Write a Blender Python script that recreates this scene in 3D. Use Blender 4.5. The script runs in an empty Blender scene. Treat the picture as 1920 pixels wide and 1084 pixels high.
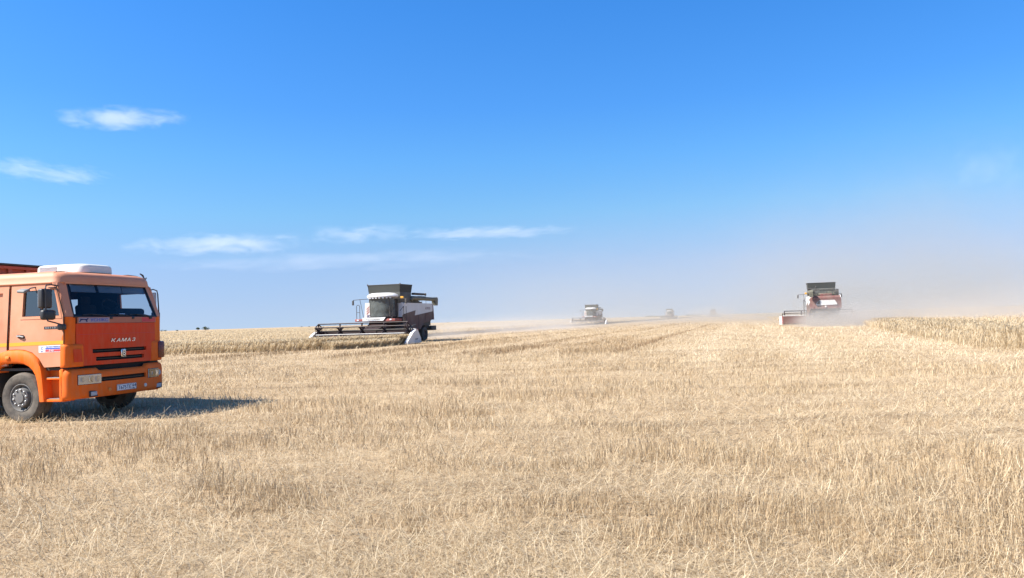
import bpy, bmesh, math, random
import numpy as np
from mathutils import Vector, Matrix, geometry

random.seed(7)
rng = np.random.default_rng(11)
R = math.radians
sc = bpy.context.scene
C = sc.collection

# ------------------------------------------------------------------ camera
F_PX, EYE = 1423.0, 1.72
pitch, roll = math.atan(59.0 / F_PX), math.atan(0.0295)
fwd = Vector((0, math.cos(pitch), math.sin(pitch)))
r0 = Vector((1, 0, 0)); u0 = r0.cross(fwd)
right = r0 * math.cos(roll) - u0 * math.sin(roll)
up = r0 * math.sin(roll) + u0 * math.cos(roll)
cam_data = bpy.data.cameras.new('camera'); cam = bpy.data.objects.new('camera', cam_data); C.objects.link(cam)
cam_data.sensor_width = 36.0; cam_data.lens = F_PX / 1920 * 36
cam_data.clip_start = 0.1; cam_data.clip_end = 30000
M = Matrix.Identity(4)
for i in range(3):
    M[i][0], M[i][1], M[i][2] = right[i], up[i], -fwd[i]
M[2][3] = EYE
cam.matrix_world = M
sc.camera = cam

# ------------------------------------------------------------------ sky and sun
SUN_EL = R(46)
SUN_DIR = Vector((-0.93, -0.37, 0)).normalized() * math.cos(SUN_EL) + Vector((0, 0, math.sin(SUN_EL)))   # towards the sun
world = bpy.data.worlds.new('World'); sc.world = world; world.use_nodes = True
wn, wl = world.node_tree.nodes, world.node_tree.links
wn.clear()
w_out = wn.new('ShaderNodeOutputWorld'); w_bg = wn.new('ShaderNodeBackground')
w_sky = wn.new('ShaderNodeTexSky'); w_sky.sky_type = 'NISHITA'; w_sky.sun_disc = False
w_sky.sun_elevation = SUN_EL; w_sky.sun_rotation = math.atan2(SUN_DIR.x, SUN_DIR.y)
w_sky.altitude = 100; w_sky.air_density = 1.0; w_sky.dust_density = 0.6; w_sky.ozone_density = 3.0
w_hs = wn.new('ShaderNodeHueSaturation'); w_hs.inputs['Saturation'].default_value = 1.25
# the air is clear: look the sky up a little higher than the view so the horizon stays blue
w_tc = wn.new('ShaderNodeTexCoord'); w_mp = wn.new('ShaderNodeVectorMath'); w_mp.operation = 'MULTIPLY_ADD'
w_mp.inputs[1].default_value = (1, 1, 0.9); w_mp.inputs[2].default_value = (0, 0, 0.16)
w_nm = wn.new('ShaderNodeVectorMath'); w_nm.operation = 'NORMALIZE'
wl.new(w_tc.outputs['Generated'], w_mp.inputs[0]); wl.new(w_mp.outputs[0], w_nm.inputs[0]); wl.new(w_nm.outputs[0], w_sky.inputs['Vector'])
# colour of clear steppe air by elevation, the same all round
w_sx = wn.new('ShaderNodeSeparateXYZ'); wl.new(w_tc.outputs['Generated'], w_sx.inputs[0])
w_cr = wn.new('ShaderNodeValToRGB'); w_el = w_cr.color_ramp.elements
w_el[0].position = 0.0; w_el[0].color = (0.66, 0.44, 0.37, 1); w_el[1].position = 1.0; w_el[1].color = (0.22, 0.33, 0.42, 1)
for p_, c_ in ((0.022, (0.69, 0.455, 0.385)), (0.071, (0.72, 0.50, 0.43)), (0.14, (0.62, 0.585, 0.50)), (0.207, (0.49, 0.575, 0.575)), (0.271, (0.385, 0.53, 0.615)), (0.384, (0.305, 0.50, 0.625))):
    e_ = w_el.new(p_); e_.color = (*c_, 1)
w_mu = wn.new('ShaderNodeVectorMath'); w_mu.operation = 'MULTIPLY'
wl.new(w_sx.outputs['Z'], w_cr.inputs['Fac'])
wl.new(w_sky.outputs['Color'], w_hs.inputs['Color']); wl.new(w_hs.outputs['Color'], w_mu.inputs[0]); wl.new(w_cr.outputs['Color'], w_mu.inputs[1]); wl.new(w_mu.outputs[0], w_bg.inputs['Color'])
w_bg.inputs['Strength'].default_value = 0.102 * 1.92
wl.new(w_bg.outputs['Background'], w_out.inputs['Surface'])
sun_d = bpy.data.lights.new('sun', 'SUN'); sun = bpy.data.objects.new('sun', sun_d); C.objects.link(sun)
sun_d.energy = 5.0; sun_d.angle = R(0.53); sun_d.color = (1.0, 0.95, 0.87)
sun.rotation_euler = SUN_DIR.to_track_quat('Z', 'Y').to_euler()
vs = sc.view_settings
vs.view_transform = 'Standard'; vs.look = 'None'; vs.gamma = 1; vs.use_curve_mapping = False
vs.exposure = 1.15
sc.cycles.use_denoising = True
sc.cycles.volume_bounces = 1
sc.cycles.max_bounces = 8
sc.cycles.transparent_max_bounces = 16
sc.cycles.volume_step_rate = 0.6

# ------------------------------------------------------------------ material helpers
def new_mat(name):
    m = bpy.data.materials.new(name); m.use_nodes = True
    n = m.node_tree.nodes; n.clear()
    o = n.new('ShaderNodeOutputMaterial')
    return m, n, m.node_tree.links, o

def paint(name, col, rough=0.5, metal=0.0, dirt=None, dirt_amt=0.35, scale=3.0, spec=0.5, coat=0.0, grime=0.0):
    """A plain surface with uneven wear: base colour mixed towards `dirt` by two noises."""
    m, n, l, o = new_mat(name)
    b = n.new('ShaderNodeBsdfPrincipled'); l.new(b.outputs[0], o.inputs[0])
    b.inputs['Roughness'].default_value = rough; b.inputs['Metallic'].default_value = metal
    b.inputs['Specular IOR Level'].default_value = spec; b.inputs['Coat Weight'].default_value = coat
    tc = n.new('ShaderNodeTexCoord')
    n1 = n.new('ShaderNodeTexNoise'); n1.inputs['Scale'].default_value = scale; n1.inputs['Detail'].default_value = 6; n1.inputs['Roughness'].default_value = 0.65
    l.new(tc.outputs['Object'], n1.inputs['Vector'])
    mr = n.new('ShaderNodeMapRange'); mr.inputs['From Min'].default_value = 0.35; mr.inputs['From Max'].default_value = 0.75
    mr.inputs['To Max'].default_value = dirt_amt
    l.new(n1.outputs['Fac'], mr.inputs['Value'])
    mx = n.new('ShaderNodeMix'); mx.data_type = 'RGBA'
    d = dirt if dirt else tuple(c * 0.7 for c in col)
    mx.inputs['A'].default_value = (*col, 1); mx.inputs['B'].default_value = (*d, 1)
    l.new(mr.outputs[0], mx.inputs['Factor']); last = mx
    if grime:                                            # road and field dust, thickest near the ground, in runs
        mp = n.new('ShaderNodeMapping'); mp.inputs['Scale'].default_value = (5, 5, 1.2); l.new(tc.outputs['Object'], mp.inputs[0])
        n2 = n.new('ShaderNodeTexNoise'); n2.inputs['Scale'].default_value = 2.5; n2.inputs['Detail'].default_value = 8; n2.inputs['Roughness'].default_value = 0.7; l.new(mp.outputs[0], n2.inputs['Vector'])
        sx = n.new('ShaderNodeSeparateXYZ'); l.new(tc.outputs['Object'], sx.inputs[0])
        hz = n.new('ShaderNodeMapRange'); hz.inputs['From Min'].default_value = 0.3; hz.inputs['From Max'].default_value = 2.6; hz.inputs['To Min'].default_value = 1.0; hz.inputs['To Max'].default_value = 0.35; l.new(sx.outputs['Z'], hz.inputs['Value'])
        nr = n.new('ShaderNodeMapRange'); nr.inputs['From Min'].default_value = 0.38; nr.inputs['From Max'].default_value = 0.72; nr.inputs['To Max'].default_value = grime; l.new(n2.outputs['Fac'], nr.inputs['Value'])
        mm = n.new('ShaderNodeMath'); mm.operation = 'MULTIPLY'; l.new(hz.outputs[0], mm.inputs[0]); l.new(nr.outputs[0], mm.inputs[1])
        m3 = n.new('ShaderNodeMix'); m3.data_type = 'RGBA'; m3.inputs['B'].default_value = (0.36, 0.25, 0.15, 1)
        l.new(mm.outputs[0], m3.inputs['Factor']); l.new(mx.outputs['Result'], m3.inputs['A']); last = m3
    l.new(last.outputs['Result'], b.inputs['Base Color'])
    r2 = n.new('ShaderNodeMapRange'); r2.inputs['To Min'].default_value = max(rough - 0.08, 0.02); r2.inputs['To Max'].default_value = min(rough + 0.2, 1)
    l.new(n1.outputs['Fac'], r2.inputs['Value']); l.new(r2.outputs[0], b.inputs['Roughness'])
    return m

def glass(name, tint, refl=0.10, dusty=None):
    m, n, l, o = new_mat(name)
    t = n.new('ShaderNodeBsdfTransparent'); t.inputs[0].default_value = (*tint, 1)
    g = n.new('ShaderNodeBsdfGlossy'); g.inputs['Roughness'].default_value = 0.04
    fr = n.new('ShaderNodeFresnel'); fr.inputs[0].default_value = 1.45
    ad = n.new('ShaderNodeMath'); ad.operation = 'ADD'; ad.use_clamp = True; ad.inputs[1].default_value = refl
    mx = n.new('ShaderNodeMixShader')
    l.new(fr.outputs[0], ad.inputs[0]); l.new(ad.outputs[0], mx.inputs[0])
    l.new(t.outputs[0], mx.inputs[1]); l.new(g.outputs[0], mx.inputs[2])
    if dusty:
        d = n.new('ShaderNodeBsdfDiffuse'); d.inputs[0].default_value = (*dusty, 1)
        nz = n.new('ShaderNodeTexNoise'); nz.inputs['Scale'].default_value = 1.6
        tc = n.new('ShaderNodeTexCoord'); l.new(tc.outputs['Object'], nz.inputs['Vector'])
        m2 = n.new('ShaderNodeMixShader'); l.new(nz.outputs['Fac'], m2.inputs[0]); l.new(mx.outputs[0], m2.inputs[1]); l.new(d.outputs[0], m2.inputs[2]); mx = m2
    l.new(mx.outputs[0], o.inputs[0])
    return m

DUST = (0.42, 0.33, 0.22)
MT = dict(
    cab_orange=paint('faded_orange_paint', (0.56, 0.205, 0.10), 0.55, dirt=(0.58, 0.29, 0.175), dirt_amt=0.8, scale=1.5, grime=0.35),
    hood_orange=paint('deep_orange_paint', (0.70, 0.052, 0.011), 0.55, dirt=(0.52, 0.07, 0.018), dirt_amt=0.5, scale=2.2, spec=0.15, grime=0.3),
    bumper_orange=paint('orange_plastic', (0.82, 0.135, 0.007), 0.55, dirt=(0.6, 0.14, 0.02), dirt_amt=0.35, scale=4, spec=0.15, grime=0.3),
    tipper=paint('tipper_orange', (0.42, 0.06, 0.02), 0.6, dirt=(0.4, 0.15, 0.08), dirt_amt=0.5, grime=0.3),
    grey_plastic=paint('grey_plastic', (0.16, 0.165, 0.16), 0.5, dirt=(0.25, 0.22, 0.18)),
    white=paint('white_paint', (0.66, 0.65, 0.62), 0.45, dirt=(0.55, 0.5, 0.42), dirt_amt=0.4),
    wplastic=paint('white_plastic', (0.66, 0.64, 0.58), 0.5, dirt=(0.6, 0.55, 0.46), dirt_amt=0.5, scale=5),
    black=paint('black_plastic', (0.018, 0.018, 0.02), 0.45, dirt=(0.07, 0.06, 0.05), dirt_amt=0.35),
    darkgap=paint('dark_recess', (0.012, 0.011, 0.011), 0.8),
    chassis=paint('chassis_metal', (0.03, 0.028, 0.026), 0.7, dirt=(0.1, 0.08, 0.06), dirt_amt=0.4),
    tyre=paint('dusty_tyre', (0.075, 0.068, 0.06), 0.95, spec=0.1, dirt=(0.2, 0.17, 0.135), dirt_amt=0.8, scale=6),
    rim=paint('grey_rim', (0.13, 0.127, 0.125), 0.7, spec=0.25, dirt=(0.19, 0.165, 0.13), dirt_amt=0.6, scale=8),
    metal=paint('bare_metal', (0.4, 0.4, 0.39), 0.45, metal=0.8),
    chrome=paint('chrome', (0.8, 0.78, 0.74), 0.22, metal=1.0),
    yellow=paint('yellow_stripe', (0.68, 0.33, 0.02), 0.5),
    glass=glass('window_glass', (0.6, 0.66, 0.7), 0.0),
    sideglass=glass('side_window_glass', (0.3, 0.35, 0.4), 0.10),
    lamp=paint('lamp_reflector', (0.8, 0.8, 0.8), 0.3, metal=0.2),
    lens=glass('lamp_lens', (0.92, 0.92, 0.92), 0.12),
    red=paint('red_lens', (0.12, 0.006, 0.006), 0.2),
    amber=paint('amber', (0.7, 0.22, 0.03), 0.4),
    interior=paint('cab_interior', (0.02, 0.021, 0.025), 0.8),
    visor=paint('sun_visor', (0.45, 0.46, 0.48), 0.8),
    navy=paint('navy_ink', (0.02, 0.02, 0.09), 0.6),
    blueink=paint('blue_ink', (0.04, 0.09, 0.42), 0.6),
    redink=paint('red_ink', (0.55, 0.05, 0.06), 0.6),
    sticker=paint('white_sticker', (0.75, 0.75, 0.76), 0.5, dirt=(0.6, 0.58, 0.55)),
    banner=paint('sun_bleached_banner', (0.42, 0.17, 0.11), 0.7, spec=0.2, dirt=(0.38, 0.14, 0.09)),
    lilac=paint('lilac_print', (0.36, 0.30, 0.35), 0.7, spec=0.2),
    plate=paint('number_plate', (0.8, 0.79, 0.77), 0.7, spec=0.2, dirt=(0.7, 0.67, 0.62)),
    c_white=paint('harvester_white', (0.6, 0.59, 0.57), 0.5, dirt=(0.5, 0.44, 0.36), dirt_amt=0.5, scale=1.2),
    c_red=paint('harvester_dark_red', (0.15, 0.045, 0.042), 0.6, spec=0.2, dirt=(0.19, 0.135, 0.11), dirt_amt=1.0, scale=1.2),
    c_bright=paint('harvester_red', (0.27, 0.04, 0.032), 0.55, dirt=(0.3, 0.17, 0.12), dirt_amt=0.6, scale=2),
    c_grey=paint('tank_grey', (0.045, 0.047, 0.042), 0.65, dirt=(0.2, 0.18, 0.14), dirt_amt=0.5, scale=1.5),
    c_tarp=paint('tank_extension_grey', (0.035, 0.038, 0.034), 0.8, dirt=(0.07, 0.065, 0.05), dirt_amt=0.4, scale=1.0),
    c_olive=paint('auger_grey', (0.10, 0.098, 0.07), 0.6, dirt=(0.28, 0.25, 0.18), dirt_amt=0.5),
    c_rear=paint('header_rear_sunlit_brown', (0.10, 0.028, 0.024), 0.7, spec=0.2, dirt=(0.14, 0.08, 0.06), dirt_amt=0.8, scale=1.5),  # sunlit version of the header colour, for its rear only
    c_side=paint('dust_caked_maroon', (0.13, 0.075, 0.066), 0.75, spec=0.15, dirt=(0.19, 0.15, 0.125), dirt_amt=1.0, scale=1.0),
    c_header=paint('header_maroon_with_shade', (0.022, 0.009, 0.009), 0.6, dirt=(0.06, 0.035, 0.028), dirt_amt=0.5, scale=2),  # header's shade is put into this colour; dark reel parts share it
    c_dark=paint('harvester_dark', (0.035, 0.033, 0.033), 0.7, dirt=(0.14, 0.115, 0.085), dirt_amt=0.6, scale=2),
    c_glass=glass('harvester_glass', (0.42, 0.48, 0.46), 0.03, dusty=(0.17, 0.19, 0.185)),
    trunk=paint('bark', (0.1, 0.075, 0.055), 0.9),
    leaf=paint('leaves', (0.045, 0.065, 0.028), 0.8, dirt=(0.08, 0.1, 0.045), dirt_amt=0.7),
)

# ------------------------------------------------------------------ mesh helpers
def V(*a): return Vector(a)

class MB:
    """Collects shapes and links them as ONE mesh object."""
    def __init__(s): s.bm = bmesh.new()
    def add(s, verts, faces):
        vv = [s.bm.verts.new(v) for v in verts]
        for f in faces:
            try: s.bm.faces.new([vv[i] for i in f])
            except ValueError: pass
        return s
    def box(s, x0, x1, y0, y1, z0, z1, b=0.0, rot=None, seg=2):
        t = bmesh.new()
        bmesh.ops.create_cube(t, size=1)
        c = V((x0 + x1) / 2, (y0 + y1) / 2, (z0 + z1) / 2)
        for v in t.verts: v.co = V(v.co.x * (x1 - x0), v.co.y * (y1 - y0), v.co.z * (z1 - z0))
        if b > 0: bmesh.ops.bevel(t, geom=t.edges[:], offset=b, segments=seg, profile=0.5, affect='EDGES')
        for v in t.verts:
            if rot is not None: v.co = rot @ v.co
            v.co += c
        s.merge(t); return s
    def merge(s, t):
        me = bpy.data.meshes.new('tmp'); t.to_mesh(me); t.free(); s.bm.from_mesh(me); bpy.data.meshes.remove(me)
    def plate(s, outer, holes, fn, off):
        """A flat or bent plate with holes: 2D outline mapped by fn, thickness vector off."""
        polys = [[V(p[0], p[1], 0) for p in outer]] + [[V(p[0], p[1], 0) for p in h] for h in holes]
        flat = [p for q in polys for p in q]
        tris = geometry.tessellate_polygon(polys)
        off = V(*off)
        A = [s.bm.verts.new(fn(p.x, p.y)) for p in flat]; B = [s.bm.verts.new(fn(p.x, p.y) + off) for p in flat]
        for t in tris:
            try:
                s.bm.faces.new([A[i] for i in t]); s.bm.faces.new([B[i] for i in reversed(t)])
            except ValueError: pass
        k = 0
        for q in polys:
            m = len(q)
            for i in range(m):
                a, b = k + i, k + (i + 1) % m
                s.bm.faces.new([A[a], A[b], B[b], B[a]])
            k += m
        return s
    def grid(s, us, vs_, fn, omit=None, thick=0.0):
        t = bmesh.new()
        g = [[t.verts.new(fn(u, v)) for u in us] for v in vs_]
        for j in range(len(vs_) - 1):
            for i in range(len(us) - 1):
                if omit and omit((us[i] + us[i + 1]) / 2, (vs_[j] + vs_[j + 1]) / 2): continue
                t.faces.new([g[j][i], g[j][i + 1], g[j + 1][i + 1], g[j + 1][i]])
        loose = [v for v in t.verts if not v.link_faces]
        bmesh.ops.delete(t, geom=loose, context='VERTS')
        bmesh.ops.recalc_face_normals(t, faces=t.faces[:])
        if thick: bmesh.ops.solidify(t, geom=t.faces[:], thickness=thick)
        s.merge(t); return s
    def tube(s, pts, r, n=8, closed=False):
        pts = [V(*p) for p in pts]; rings = []
        ref = V(0, 0, 1)
        m = len(pts)
        rr = r if isinstance(r, (list, tuple)) else [r] * m
        for i, p in enumerate(pts):
            a = pts[(i - 1) % m] if (closed or i > 0) else p
            b = pts[(i + 1) % m] if (closed or i < m - 1) else p
            d = (b - a).normalized()
            x = d.cross(ref if abs(d.dot(ref)) < 0.95 else V(1, 0, 0)).normalized(); y = d.cross(x)
            rings.append([s.bm.verts.new(p + (x * math.cos(2 * math.pi * k / n) + y * math.sin(2 * math.pi * k / n)) * rr[i]) for k in range(n)])
        cnt = m if closed else m - 1
        for i in range(cnt):
            A, B = rings[i], rings[(i + 1) % m]
            for k in range(n):
                s.bm.faces.new([A[k], A[(k + 1) % n], B[(k + 1) % n], B[k]])
        if not closed:
            s.bm.faces.new(rings[0][::-1]); s.bm.faces.new(rings[-1])
        return s
    def lathe(s, prof, o, axis, n=32):
        """prof = [(radius, offset along axis)], closed profile when first==last."""
        ax = V(*axis).normalized(); x = ax.cross(V(0, 0, 1) if abs(ax.z) < 0.9 else V(1, 0, 0)).normalized(); y = ax.cross(x); o = V(*o)
        rings = []
        for r, h in prof:
            if r < 1e-6: rings.append([s.bm.verts.new(o + ax * h)] * 1)
            else: rings.append([s.bm.verts.new(o + ax * h + (x * math.cos(2 * math.pi * k / n) + y * math.sin(2 * math.pi * k / n)) * r) for k in range(n)])
        for A, B in zip(rings, rings[1:]):
            for k in range(n):
                q = [A[k % len(A)], A[(k + 1) % len(A)], B[(k + 1) % len(B)], B[k % len(B)]]
                u = []
                for v in q:
                    if v not in u: u.append(v)
                if len(u) > 2: s.bm.faces.new(u)
        return s
    def loft(s, rings, cap=True):
        rr = [[s.bm.verts.new(p) for p in ring] for ring in rings]; n = len(rr[0])
        for A, B in zip(rr, rr[1:]):
            for k in range(n): s.bm.faces.new([A[k], A[(k + 1) % n], B[(k + 1) % n], B[k]])
        if cap:
            s.bm.faces.new(rr[0][::-1]); s.bm.faces.new(rr[-1])
        return s
    def out(s, name, mat, parent=None, ang=32, label=None, kind=None):
        bmesh.ops.recalc_face_normals(s.bm, faces=s.bm.faces[:])
        me = bpy.data.meshes.new(name); s.bm.to_mesh(me); s.bm.free()
        me.polygons.foreach_set('use_smooth', [True] * len(me.polygons))
        me.set_sharp_from_angle(angle=R(ang))
        me.materials.append(MT[mat] if isinstance(mat, str) else mat)
        o = bpy.data.objects.new(name, me); C.objects.link(o)
        if parent: o.parent = parent
        if label: o['label'] = label
        if kind: o['kind'] = kind
        return o

def thing(name, label, cat, loc=(0, 0, 0), rz=0.0, group=None):
    o = bpy.data.objects.new(name, None); C.objects.link(o)
    o.location = loc; o.rotation_euler = (0, 0, rz); o['label'] = label; o['category'] = cat
    o.empty_display_size = 0.3
    if group: o['group'] = group
    return o

def lettering(text, size, mat, parent, mtx, name='lettering', shear=0.0, sx=1.0, depth=0.002, width=None):
    cu = bpy.data.curves.new('txt', 'FONT'); cu.body = text; cu.size = size; cu.shear = shear; cu.extrude = depth
    cu.align_x = 'CENTER'; cu.align_y = 'CENTER'
    to = bpy.data.objects.new('txt', cu); C.objects.link(to)
    dg = bpy.context.evaluated_depsgraph_get(); dg.update()
    me = bpy.data.meshes.new_from_object(to.evaluated_get(dg))
    bpy.data.objects.remove(to); bpy.data.curves.remove(cu)
    if width and len(me.vertices):
        xs = [v.co.x for v in me.vertices]; sx = width / max(max(xs) - min(xs), 1e-4)
    for v in me.vertices: v.co.x *= sx
    me.transform(mtx); me.materials.clear(); me.materials.append(MT[mat]); me.name = name
    o = bpy.data.objects.new(name, me); C.objects.link(o); o.parent = parent
    return o

def frame(o, ex, ey):
    """Matrix with text x axis ex, text up ey, at o."""
    ex, ey = V(*ex).normalized(), V(*ey).normalized(); ez = ex.cross(ey)
    m = Matrix.Identity(4)
    for i in range(3): m[i][0], m[i][1], m[i][2], m[i][3] = ex[i], ey[i], ez[i], o[i]
    return m

def lin(a, b, n): return [a + (b - a) * i / (n - 1) for i in range(n)]

# ------------------------------------------------------------------ ground
PU, PV = (0.956, -0.292), (0.292, 0.956)      # across and along the harvest passes

def vnoise(x, y, seed=0):
    x = np.asarray(x, float); y = np.asarray(y, float)
    xi, yi = np.floor(x).astype(np.int64), np.floor(y).astype(np.int64)
    fx, fy = x - xi, y - yi
    fx, fy = fx * fx * (3 - 2 * fx), fy * fy * (3 - 2 * fy)
    def h(a, b):
        n = (a * 374761393 + b * 668265263 + seed * 144269) & 0x7fffffff
        n = ((n ^ (n >> 13)) * 1274126177) & 0x7fffffff
        return ((n ^ (n >> 16)) & 0xffff) / 65535.0
    return (h(xi, yi) * (1 - fx) + h(xi + 1, yi) * fx) * (1 - fy) + (h(xi, yi + 1) * (1 - fx) + h(xi + 1, yi + 1) * fx) * fy

def sstep(a, b, x):
    t = np.clip((x - a) / (b - a), 0, 1); return t * t * (3 - 2 * t)

def ground_z(x, y):
    x = np.asarray(x, float); y = np.asarray(y, float)
    r = np.hypot(x, y); k = np.exp(-r / 60.0)
    return k * (0.10 * (vnoise(x * 0.35, y * 0.35, 3) - 0.5) + 0.05 * (vnoise(x * 1.3, y * 1.3, 4) - 0.5))

def ground_mesh():
    nr, na = 190, 240
    rad = np.concatenate([[0.0], np.geomspace(0.5, 14000, nr)])
    ang = np.linspace(0, 2 * np.pi, na, endpoint=False)
    rr, aa = np.meshgrid(rad[1:], ang, indexing='ij')
    x, y = (rr * np.cos(aa)).ravel(), (rr * np.sin(aa)).ravel()
    z = ground_z(x, y)
    co = np.concatenate([[[0, 0, float(ground_z(0, 0))]], np.stack([x, y, z], 1)])
    f = [(0, 1 + k, 1 + (k + 1) % na) for k in range(na)]
    for i in range(nr - 1):
        a = 1 + i * na; b = a + na
        f += [(a + k, b + k, b + (k + 1) % na, a + (k + 1) % na) for k in range(na)]
    me = bpy.data.meshes.new('stubble_ground'); me.from_pydata(co.tolist(), [], f)
    me.polygons.foreach_set('use_smooth', [True] * len(me.polygons))
    return me

def ground_material():
    m, n, l, o = new_mat('straw_litter_ground')
    b = n.new('ShaderNodeBsdfPrincipled'); l.new(b.outputs[0], o.inputs[0])
    b.inputs['Roughness'].default_value = 0.95; b.inputs['Specular IOR Level'].default_value = 0.1
    g = n.new('ShaderNodeNewGeometry')
    def mapping(rz, sx, sy):
        mp = n.new('ShaderNodeMapping'); mp.inputs['Rotation'].default_value = (0, 0, rz); mp.inputs['Scale'].default_value = (sx, sy, 1)
        l.new(g.outputs['Position'], mp.inputs['Vector']); return mp
    def noise(mp, scale, detail=5, rough=0.6):
        t = n.new('ShaderNodeTexNoise'); t.inputs['Scale'].default_value = scale; t.inputs['Detail'].default_value = detail; t.inputs['Roughness'].default_value = rough
        l.new(mp.outputs[0], t.inputs['Vector']); return t
    a = R(17)
    iso = mapping(0, 1, 1)
    passes = mapping(a, 1.0, 0.035)         # streaks along the passes
    head = mapping(a, 0.06, 1.0)            # streaks across, in the foreground headland
    n_f = noise(iso, 9.0, 8, 0.75); n_m = noise(iso, 0.55, 6); n_p = noise(passes, 0.9, 5, 0.7); n_h = noise(head, 0.7, 5, 0.65)
    sx = n.new('ShaderNodeSeparateXYZ'); mp = mapping(a, 1, 1); l.new(mp.outputs[0], sx.inputs[0])
    hd = n.new('ShaderNodeMapRange'); hd.inputs['From Min'].default_value = 40; hd.inputs['From Max'].default_value = 52; l.new(sx.outputs['Y'], hd.inputs['Value'])
    st = n.new('ShaderNodeMix'); st.data_type = 'FLOAT'
    l.new(hd.outputs[0], st.inputs['Factor']); l.new(n_h.outputs['Fac'], st.inputs['A']); l.new(n_p.outputs['Fac'], st.inputs['B'])
    r1 = n.new('ShaderNodeValToRGB')
    e = r1.color_ramp.elements
    e[0].position = 0.32; e[0].color = (0.15, 0.098, 0.055, 1); e[1].position = 0.70; e[1].color = (0.50, 0.385, 0.24, 1)
    k = e.new(0.5); k.color = (0.38, 0.275, 0.165, 1)
    s1 = n.new('ShaderNodeMath'); s1.operation = 'MULTIPLY_ADD'; s1.inputs[1].default_value = 0.55; l.new(st.outputs['Result'], s1.inputs[0])
    s2 = n.new('ShaderNodeMath'); s2.operation = 'MULTIPLY_ADD'; s2.inputs[1].default_value = 0.25; l.new(n_f.outputs['Fac'], s2.inputs[0])
    s3 = n.new('ShaderNodeMath'); s3.operation = 'MULTIPLY'; s3.inputs[1].default_value = 0.2; l.new(n_m.outputs['Fac'], s3.inputs[0])
    l.new(s3.outputs[0], s2.inputs[2]); l.new(s2.outputs[0], s1.inputs[2]); l.new(s1.outputs[0], r1.inputs['Fac'])
    l.new(r1.outputs['Color'], b.inputs['Base Color'])
    bp = n.new('ShaderNodeBump'); bp.inputs['Strength'].default_value = 0.6; bp.inputs['Distance'].default_value = 0.06
    l.new(n_f.outputs['Fac'], bp.inputs['Height']); l.new(bp.outputs[0], b.inputs['Normal'])
    return m

gm = ground_mesh(); gm.materials.append(ground_material())
ground = bpy.data.objects.new('field_ground', gm); C.objects.link(ground); ground['kind'] = 'structure'
ground['label'] = 'straw littered field ground reaching to the horizon'

# ------------------------------------------------------------------ where things stand
H_TOWARD = R(-107)                       # harvesters coming towards the camera
H_AWAY = R(72.5)
POS = dict(c1=(-11.45, 69.8, H_TOWARD), c2=(21.3, 205.0, H_TOWARD), c3=(83.0, 402.0, H_TOWARD), c4=(39.4, 97.0, H_AWAY), c5=(140.0, 530.0, H_AWAY))

def loc2w(key, lx, ly):
    x, y, a = POS[key]; return (x + lx * math.cos(a) - ly * math.sin(a), y + lx * math.sin(a) + ly * math.cos(a))

WHEAT_LEFT = [(-14.0, 54.5), loc2w('c1', 5.4, 4.55), loc2w('c1', 5.4, -4.6), loc2w('c1', 4.0, -4.65), loc2w('c1', -900, -4.65), (-900, 900), (-500, 56.0), (-40, 55.6)]
WHEAT_RIGHT = [(19.6, 29.0), loc2w('c4', 5.6, -4.9), loc2w('c4', 5.6, 4.8), loc2w('c4', 900, 4.8), (1500, 900), (1500, 29.0), (60, 29.0)]

def inside(poly, x, y):
    res = np.zeros(len(x), bool); n = len(poly)
    for i in range(n):
        (x1, y1), (x2, y2) = poly[i], poly[(i + 1) % n]
        c = ((y1 > y) != (y2 > y)) & (x < (x2 - x1) * (y - y1) / ((y2 - y1) if y2 != y1 else 1e-9) + x1)
        res ^= c
    return res

# ------------------------------------------------------------------ straw, stubble and wheat blades
def straw_material(name, lo, mid, hi, trans=0.25):
    m, n, l, o = new_mat(name)
    at = n.new('ShaderNodeAttribute'); at.attribute_name = 'tint'
    r = n.new('ShaderNodeValToRGB'); e = r.color_ramp.elements
    e[0].color = (*lo, 1); e[1].color = (*hi, 1); k = e.new(0.5); k.color = (*mid, 1)
    l.new(at.outputs['Fac'], r.inputs['Fac'])
    b = n.new('ShaderNodeBsdfPrincipled'); b.inputs['Roughness'].default_value = 0.55; b.inputs['Specular IOR Level'].default_value = 0.35
    t = n.new('ShaderNodeBsdfTranslucent'); mx = n.new('ShaderNodeMixShader'); mx.inputs[0].default_value = trans
    l.new(r.outputs['Color'], b.inputs['Base Color']); l.new(r.outputs['Color'], t.inputs['Color'])
    l.new(b.outputs[0], mx.inputs[1]); l.new(t.outputs[0], mx.inputs[2]); l.new(mx.outputs[0], o.inputs[0])
    return m

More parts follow.
